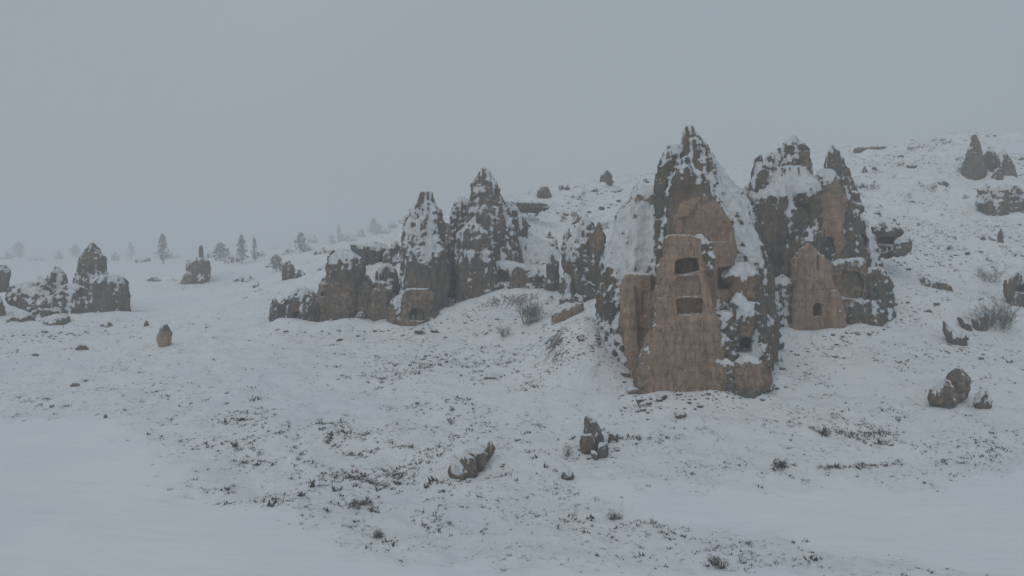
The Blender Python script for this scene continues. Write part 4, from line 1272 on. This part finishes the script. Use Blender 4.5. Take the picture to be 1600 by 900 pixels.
MIST = [(10, 400, 16, 8, 'faint pinnacle in the mist at the left edge'),
        (60, 405, 20, 8, 'low faint rock in the mist above the left mound'),
        (90, 400, 10, 11, 'thin faint pinnacle behind the snag of the left mound'),
        (140, 400, 16, 7, 'low faint rock in the mist behind the brown crag cone'),
        (180, 402, 12, 11, 'faint pinnacle just right of the brown crag cone'),
        (225, 408, 18, 8, 'broad faint rock between the narrow and the tall misty trees'),
        (272, 402, 16, 11, 'faint pinnacle at the right foot of the tall misty conifer'),
        (330, 402, 14, 10, 'faint pinnacle just right of the dome rock spike'),
        (362, 410, 22, 13, 'broad faint rock left of the tall conifer right of the dome'),
        (405, 402, 20, 12, 'faint rock behind the slim misty tree'),
        (425, 415, 16, 9, 'faint rock left of the broad grey bushy tree'),
        (350, 445, 20, 5, 'low grey rock on the plain right of the dome rock'),
        (270, 440, 18, 5, 'low rock on the plain left of the dome rock skirt'),
        (290, 452, 14, 6, 'small dark rock in front of the dome rock'),
        (385, 440, 28, 11, 'wide grey rock on the plain halfway to the paired cones'),
        (400, 446, 12, 8, 'small grey rock touching the wide grey one on the plain'),
        (405, 455, 10, 4, 'tiny rock in front of the wide grey rock on the plain'),
        (450, 396, 16, 10, 'faint pinnacle right above the paired cones'),
        (480, 392, 16, 9, 'faint rock right above the lower paired cone'),
        (500, 398, 24, 12, 'broad faint rock behind the thin snag of the round column'),
        (490, 375, 12, 9, 'highest faint rock above the leaning rock'),
        (520, 380, 10, 15, 'thin faint pinnacle above the round column'),
        (545, 372, 20, 9, 'low faint rock above the flat ridge rocks'),
        (565, 366, 10, 12, 'thin faint pinnacle above the flat ridge rocks'),
        (600, 360, 20, 9, 'low faint rock left above the blunt chimney shoulder'),
        (615, 352, 12, 8, 'faint rock close left of the blunt chimney'),
        (630, 345, 12, 9, 'faint rock touching the left side of the blunt chimney'),
        (585, 350, 10, 11, 'faint pinnacle on the skyline of the misty rise'),
        (505, 420, 18, 10, 'grey rock right of the paired cones, nearer the round column'),
        (525, 405, 14, 9, 'grey rock behind the snowy crown of the round column')]
outcrops(MIST, 'misty_pinnacle', 'pinnacle', 'faint pinnacles in the mist', 0.22, 0.1)

# ------------------------------------------------------------------ scrub, shrubs and trees
def twig(p0, p1, r0, r1):
    """three sided stick"""
    p0, p1 = np.array(p0), np.array(p1)
    d = p1 - p0
    d = d / (np.linalg.norm(d) + 1e-9)
    u = np.cross(d, (0.3, 0.9, 0.2))
    u /= np.linalg.norm(u) + 1e-9
    v = np.cross(d, u)
    V = []
    for p, r in ((p0, r0), (p1, r1)):
        for k in range(3):
            t = 2.0944 * k
            V.append(p + r * (math.cos(t) * u + math.sin(t) * v))
    return V, [(0, 1, 4, 3), (1, 2, 5, 4), (2, 0, 3, 5)]


def shrub_mesh(w, h, n, thick, levels=2, seed=0):
    """stems fanning from the root, side twigs filling a rounded crown"""
    rs = random.Random(seed)
    V, F = [], []

    def add(p0, p1, r0, r1):
        v, f = twig(p0, p1, r0, r1)
        o = len(V)
        V.extend(v)
        F.extend([tuple(i + o for i in q_) for q_ in f])

    def grow(p, d, ln, r, lv):
        mid = p + d * ln * 0.5
        d2 = d + np.array([rs.uniform(-0.35, 0.35), rs.uniform(-0.35, 0.35), rs.uniform(-0.2, 0.35)])
        d2 /= np.linalg.norm(d2)
        end = mid + d2 * ln * 0.5
        add(p, mid, r, r * 0.75)
        add(mid, end, r * 0.75, r * 0.45)
        if lv == 0:
            return
        for _ in range(rs.choice((4, 5, 6))):
            nd = d2 * 0.5 + np.array([rs.uniform(-1, 1), rs.uniform(-1, 1), rs.uniform(-0.45, 0.8)])
            nd /= np.linalg.norm(nd)
            grow(p + (mid - p) * rs.uniform(0.6, 1) if rs.random() < 0.4 else mid + (end - mid) * rs.random(), nd, ln * rs.uniform(0.35, 0.6), r * 0.6, lv - 1)
    for i in range(n):
        a = rs.uniform(0, 6.283)
        el = rs.uniform(0.12, 1.0)
        d = np.array([math.cos(a) * (1 - el * 0.7) * w / h * 1.3, math.sin(a) * (1 - el * 0.7) * w / h, 0.25 + el])
        tgt = h * (0.62 if el > 0.4 else 0.5) * rs.uniform(0.55, 1.1)
        d /= np.linalg.norm(d)
        grow(np.array([rs.uniform(-w, w) * 0.45, rs.uniform(-w, w) * 0.35, -0.1]), d, tgt, thick, levels)
    return V, F


def shrub(px, py, wpx, hpx, label, mat, n=26, levels=2, thick=0.03, group=None, name='shrub', cat='shrub', seed=0):
    g = G(px, py)
    s = g[1] / FPX
    w, h = wpx * s / 2, hpx * s
    V, F = shrub_mesh(w, h, max(8, int(n * 0.5)), thick * 1.35, levels, seed + int(px * 7 + py))
    V = np.array(V) + np.array(g)
    o = mesh_obj(name, V, F, mat, g, smooth=False)
    return tag(o, label, cat, group)


shrub(832, 505, 66, 66, 'largest bare frosted bush, in front of the middle cliff', M_SHRUB, 70, 2, 0.03)
shrub(790, 526, 26, 28, 'small grey bush left below the largest frosted bush', M_SHRUB, 26, 2, 0.025)
shrub(1556, 512, 84, 66, 'wide green-grey bush at the right, beside the dark notched crag', M_SHRUB, 90, 2, 0.03)
shrub(1545, 440, 60, 44, 'pale frosted bush on the hillside above the wide green-grey bush', M_SHRUB, 40, 2, 0.022)
shrub(880, 298, 20, 13, 'round dark bush on the skyline above the flat slab', M_BARK, 40, 2, 0.05)
shrub(1360, 296, 30, 24, 'dark straggly bush on the hillside right of the leaning spire', M_BARK, 16, 2, 0.035)
shrub(1220, 730, 34, 24, 'dark tangled bush at the back edge of the smooth right field', M_BARK, 44, 2, 0.02)
shrub(560, 790, 50, 22, 'wide dark bush among the scrub on the near left slope', M_BARK, 46, 2, 0.014)
shrub(470, 775, 24, 16, 'round grey bush left of the wide dark bush on the near slope', M_BARK, 30, 2, 0.014)
shrub(960, 812, 26, 22, 'round grey bush on the near slope below the small rough boulder', M_BARK, 36, 2, 0.014)
shrub(1122, 884, 34, 26, 'tall dark bush at the bottom edge of the picture', M_BARK, 40, 2, 0.014)
shrub(592, 840, 30, 22, 'grey bush at the front left below the wide dark bush', M_BARK, 34, 2, 0.014)
shrub(1288, 680, 36, 18, 'dark bush starting the scrub row on the right terrace', M_BARK, 44, 2, 0.018)
shrub(1018, 818, 22, 16, 'patch of straw-coloured grass on the near slope', M_STRAW, 40, 1, 0.016, name='grass_tuft', cat='grass tuft')
shrub(1258, 846, 26, 10, 'straw-coloured grass at the front edge of the smooth right field', M_STRAW, 40, 1, 0.016, name='grass_tuft', cat='grass tuft')
shrub(553, 738, 18, 12, 'reddish bush among the dark scrub left of the slanting boulders', M_RUST, 34, 1, 0.016)
shrub(940, 522, 44, 26, 'brown thin bush on the snow mound left of the tallest chimney', M_SHRUB, 30, 2, 0.02)
shrub(885, 712, 20, 24, 'thin grey bush left of the split rock', M_SHRUB, 22, 2, 0.014)
shrub(325, 765, 36, 10, 'low grey bush at the edge of the smooth left field', M_SHRUB, 30, 1, 0.014)
shrub(1170, 850, 16, 18, 'thin yellowish bush near the bottom edge', M_SHRUB, 22, 1, 0.014)

# thousands of dead tufts breaking the snow: nobody could count them
def scrub():
    pts = []
    # general cover, in clumps
    n = 420000
    a = rng.uniform(-0.72, 0.72, n)
    r = rng.uniform(36 ** 1.3, 260 ** 1.3, n) ** (1 / 1.3)
    x, y = np.sin(a) * r, np.cos(a) * r
    ro = roughness(x, y)
    z0 = np.zeros_like(x)
    cl = fbm(x / 5.5, y / 5.5, z0, 3, 21) + 0.6 * fbm(x / 24, y / 24, z0, 2, 22)
    dens = sstep(-0.6, 1.0, cl) ** 1.4 * (0.45 + 0.9 * sstep(-0.1, 0.5, fbm(x / 1.6, y / 1.6, z0, 2, 61)))
    hz = H(x, y, False)
    px, py = to_px(x, y, hz)
    # the open snow sheets carry little
    bare = np.exp(-((px - 420) / 170) ** 2 - ((py - 560) / 55) ** 2) * 0.9 + np.exp(-((px - 250) / 200) ** 2 - ((py - 470) / 40) ** 2)
    bare += np.exp(-((px - 1470) / 60) ** 2 - ((py - 320) / 30) ** 2) * 0.8 + 0.5 * np.exp(-((px - 1550) / 60) ** 2 - ((py - 620) / 50) ** 2)
    heavy = 0.8 * np.exp(-((px - 1440) / 200) ** 2 - ((py - 400) / 60) ** 2) + 0.6 * np.exp(-((px - 1480) / 160) ** 2 - ((py - 260) / 40) ** 2) + 0.6 * np.exp(-((px - 800) / 190) ** 2 - ((py - 560) / 50) ** 2) + 0.6 * np.exp(-((px - 1400) / 190) ** 2 - ((py - 570) / 60) ** 2) + np.exp(-((px - 560) / 230) ** 2 - ((py - 715) / 75) ** 2) * 1.7 + 0.8 * np.exp(-((px - 640) / 150) ** 2 - ((py - 590) / 50) ** 2) \
        + 0.9 * np.exp(-((px - 1080) / 160) ** 2 - ((py - 845) / 35) ** 2) + 0.9 * np.exp(-((px - 1250) / 260) ** 2 - ((py - 690) / 28) ** 2)
    p = ro * dens * np.clip(1 - bare, 0, 1) * (0.95 + 0.7 * heavy)
    k = rng.uniform(0, 1, n) < p
    sz = rng.lognormal(-2.4, 0.55, n) * (0.85 + 0.5 * np.clip(heavy, 0, 1))
    pts.append(np.stack([x[k], y[k], sz[k]], 1))
    # rows along the old terrace edges and the dark seams
    LINES = [([(965, 683), (1000, 686), (1060, 685)], 60, 2.5, 1.2), ([(1268, 670), (1300, 674), (1345, 679), (1400, 675)], 150, 2.5, 1.25),
             ([(1215, 728), (1235, 726)], 30, 3, 1.2), ([(1280, 731), (1320, 730), (1350, 728), (1380, 727), (1408, 723)], 130, 2.2, 1.25),
             ([(1455, 725), (1500, 722), (1560, 712)], 60, 5, 1.1), ([(1040, 718), (1100, 728), (1170, 720)], 60, 4, 0.9),
             ([(455, 690), (470, 712), (490, 730)], 34, 6, 1.2), ([(515, 685), (522, 705)], 24, 2.5, 1.4),
             ([(540, 705), (560, 712), (590, 700)], 46, 3, 1.3), ([(540, 748), (565, 748), (590, 760), (605, 758)], 60, 2.0, 1.4),
             ([(590, 690), (615, 695), (645, 700)], 40, 3, 1.2), ([(500, 745), (530, 742)], 24, 5, 1.2),
             ([(660, 705), (690, 715)], 26, 4, 1.2), ([(740, 583), (785, 592)], 26, 4, 1.2),
             ([(290, 760), (330, 768), (370, 768)], 26, 1.5, 0.9), ([(520, 790), (560, 785), (600, 792)], 70, 6, 1.1),
             ([(655, 815), (680, 800), (700, 835)], 60, 9, 1.0), ([(20, 620), (60, 630), (90, 622)], 34, 3, 1.2),
             ([(0, 655), (30, 648), (60, 640)], 24, 3, 1.0), ([(630, 585), (655, 575)], 26, 5, 1.0),
             ([(1100, 870), (1130, 880), (1160, 865), (1195, 872)], 60, 6, 1.0), ([(1240, 875), (1290, 872)], 14, 2, 1.0),
             ([(870, 820), (900, 812), (930, 820)], 36, 5, 1.0), ([(310, 600), (330, 640), (460, 665)], 60, 14, 0.9),
             ([(800, 425), (850, 435), (930, 470)], 16, 10, 1.0), ([(1400, 420), (1460, 400), (1520, 410)], 30, 10, 1.0),
             ([(1380, 300), (1420, 310), (1480, 330)], 30, 5, 1.2), ([(860, 330), (930, 300), (990, 290)], 40, 9, 1.3),
             ([(1330, 260), (1345, 300), (1350, 330)], 26, 3, 1.2), ([(1420, 232), (1480, 222), (1560, 212)], 34, 3, 1.6),
             ([(600, 560), (720, 545), (830, 570)], 70, 16, 0.9), ([(850, 560), (900, 540), (960, 600)], 60, 14, 0.9)]
    for ln, cnt, jit, sc in LINES:
        q_ = np.array(ln, float)
        sl = np.concatenate([[0], np.cumsum(np.linalg.norm(np.diff(q_, axis=0), axis=1))])
        for t in rng.uniform(0, sl[-1], cnt):
            gx_, gy_, _ = G(np.interp(t, sl, q_[:, 0]) + rng.normal(0, jit * 1.3), np.interp(t, sl, q_[:, 1]) + rng.normal(0, jit))
            pts.append(np.array([[gx_, gy_, rng.lognormal(-2.0, 0.45) * sc * max(1, gy_ / 100)]]))
    P = np.vstack(pts)
    z = H(P[:, 0], P[:, 1])
    n = len(P)
    nb = 8
    V = np.empty((n, nb, 3, 3))
    base = np.stack([P[:, 0], P[:, 1], z - 0.03], 1)
    s = P[:, 2][:, None]
    a = rng.uniform(0, 6.283, (n, nb))
    rad = rng.uniform(0, 1, (n, nb)) * s * 0.9
    cx, cy = np.cos(a) * rad, np.sin(a) * rad
    ang = rng.uniform(0, 6.283, (n, nb))
    wd = s * rng.uniform(0.12, 0.30, (n, nb))
    hh = s * rng.uniform(0.3, 0.85, (n, nb))
    lean = rng.normal(0, 0.45, (n, nb, 2)) * s[..., None]
    V[:, :, 0] = np.stack([cx - np.cos(ang) * wd, cy - np.sin(ang) * wd, np.zeros_like(cx)], -1)
    V[:, :, 1] = np.stack([cx + np.cos(ang) * wd, cy + np.sin(ang) * wd, np.zeros_like(cx)], -1)
    V[:, :, 2] = np.stack([cx + lean[..., 0], cy + lean[..., 1], hh], -1)
    V += base[:, None, None, :]
    V = V.reshape(-1, 3)
    F = np.arange(len(V)).reshape(-1, 3)
    o = mesh_obj('scrub', V, F, M_SCRUB, smooth=False)
    tag(o, 'dead scrub and stubble tufts poking through the snow on the slopes', 'scrub', kind='stuff')


scrub()


def rubble():
    """loose stones shed at the feet of the rocks"""
    feet = [((975, 520), (1000, 625), 60), ((1000, 625), (1200, 600), 90), ((1200, 560), (1320, 520), 60), ((1320, 505), (1420, 470), 60),
            ((700, 490), (880, 500), 70), ((600, 515), (700, 500), 40), ((420, 515), (600, 515), 60), ((10, 525), (200, 500), 70),
            ((880, 515), (975, 530), 60), ((1450, 400), (1590, 370), 40), ((1300, 330), (1420, 410), 60), ((1440, 545), (1560, 545), 40),
            ((700, 750), (780, 720), 20), ((905, 700), (970, 700), 24), ((820, 330), (980, 310), 40), ((1340, 250), (1600, 240), 60)]
    Vs, Fs = [], []
    for (ax, ay), (bx, by), cnt in feet:
        for _ in range(cnt):
            t = rng.uniform(-0.1, 1.1)
            g = G(ax + (bx - ax) * t + rng.normal(0, 14), ay + (by - ay) * t + abs(rng.normal(0, 13)))
            sc = rng.lognormal(-2.0, 0.6) * max(1, g[1] / 110)
            o = len(Vs)
            k = 6
            a0 = rng.uniform(0, 6.28)
            for lv, (rr_, hz) in enumerate(((1.0, -0.2), (0.85, 0.45))):
                for j in range(k):
                    a = a0 + 6.283 * j / k
                    q_ = rr_ * sc * rng.uniform(0.65, 1.15)
                    Vs.append((g[0] + math.cos(a) * q_, g[1] + math.sin(a) * q_ * 0.8, g[2] + hz * sc * rng.uniform(0.6, 1.2)))
            Vs.append((g[0] + rng.normal(0, 0.2) * sc, g[1], g[2] + sc * rng.uniform(0.6, 0.95)))
            for j in range(k):
                i2 = (j + 1) % k
                Fs.append((o + j, o + i2, o + k + i2, o + k + j))
                Fs.append((o + k + j, o + k + i2, o + 2 * k))
    me = mesh_obj('rubble', Vs, Fs, M_ROCK, smooth=False, attrs={'carved': np.full(len(Vs), 0.3), 'snow_bias': np.full(len(Vs), 0.05), 'tone': np.full(len(Vs), 0.4)})
    tag(me, 'loose small stones shed at the feet of the rocks', 'rubble', kind='stuff')


rubble()


# trees in the mist of the plain
def tree(px, py, hpx, wpx, Y, label, conif, seed):
    rs = random.Random(seed)
    x, Y, z = G(px, py)
    s = Y / FPX
    h, w = hpx * s, wpx * s / 2
    e = empty('tree', (x, Y, z))
    tag(e, label, 'tree', 'misty trees on the far plain')
    V, F = twig((x, Y, z - 0.5), (x, Y, z + h * 0.9), h * 0.022, h * 0.005)
    mesh_obj('trunk', V, F, M_BARK, parent=e, smooth=False)
    V, F = [], []
    for i in range(260):
        t = rs.random() ** 0.8
        hz = h * (0.12 + 0.88 * t)
        prof = (1 - t) ** 0.7 * (0.4 + 0.6 * min(1, t * 5)) if conif else math.sin(math.pi * min(1, 0.15 + t * 0.85)) ** 0.6
        a = rs.uniform(0, 6.283)
        r = w * prof * rs.uniform(0.15, 1.0)
        c = np.array([x + math.cos(a) * r, Y + math.sin(a) * r, z + hz])
        q_ = w * 0.28
        o = len(V)
        for k in range(3):
            V.append(c + np.array([rs.uniform(-q_, q_), rs.uniform(-q_, q_), rs.uniform(-q_, q_) * 1.2]))
        F.append((o, o + 1, o + 2))
    mesh_obj('crown', V, F, M_HAZE_FROST, parent=e, smooth=False)


TREES = [(30, 404, 24, 22, 430, 'round misty tree at the far left edge of the plain', False),
         (205, 406, 26, 16, 440, 'narrow misty tree right behind the brown crag cone', True),
         (255, 412, 44, 26, 380, 'tall misty conifer left of the dome rock with a spike', True),
         (118, 404, 20, 18, 440, 'low misty tree just left of the brown crag cone', False),
         (378, 412, 42, 24, 380, 'tall misty conifer on the plain right of the dome rock', True),
         (398, 408, 36, 14, 420, 'slim misty tree right beside the tall conifer on the plain', True),
         (432, 424, 24, 22, 300, 'broad grey misty bushy tree left of the paired cones', False),
         (345, 408, 26, 26, 430, 'broad faint tree between the dome rock and the tall conifer', False),
         (470, 395, 30, 20, 420, 'faint tree on the misty rise behind the paired cones', False),
         (530, 382, 30, 14, 400, 'slim faint tree on the misty rise above the round column', True),
         (585, 370, 26, 22, 380, 'faint tree on the misty rise left of the blunt chimney', False)]
for i, (px, py, h, w, Y, lab, c) in enumerate(TREES):
    tree(px, py, h, w, Y * 1.25, lab, c, 50 + i)

# ------------------------------------------------------------------ haze
def haze():
    m = bpy.data.materials.new('haze_air')
    m.use_nodes = True
    nt = m.node_tree
    nt.nodes.clear()
    out = nt.nodes.new('ShaderNodeOutputMaterial')
    v = nt.nodes.new('ShaderNodeVolumePrincipled')
    v.inputs['Color'].default_value = (0.93, 0.955, 0.97, 1)
    v.inputs['Density'].default_value = HAZE
    v.inputs['Anisotropy'].default_value = 0.0
    nt.links.new(v.outputs[0], out.inputs['Volume'])
    zb, zt = float(gz.min()) - 1, max(float(gz.max()) + 3, 45)
    s = 2500
    V = [(x, y, z) for z in (zb, zt) for x, y in ((-s, -s), (s, -s), (s, s), (-s, s))]
    F = [(0, 3, 2, 1), (4, 5, 6, 7), (0, 1, 5, 4), (1, 2, 6, 5), (2, 3, 7, 6), (3, 0, 4, 7)]
    o = mesh_obj('haze', V, F, m, smooth=False)
    tag(o, 'pale snowfall haze filling the valley air', 'haze', kind='stuff')
    print('haze box', zb, zt)


haze()
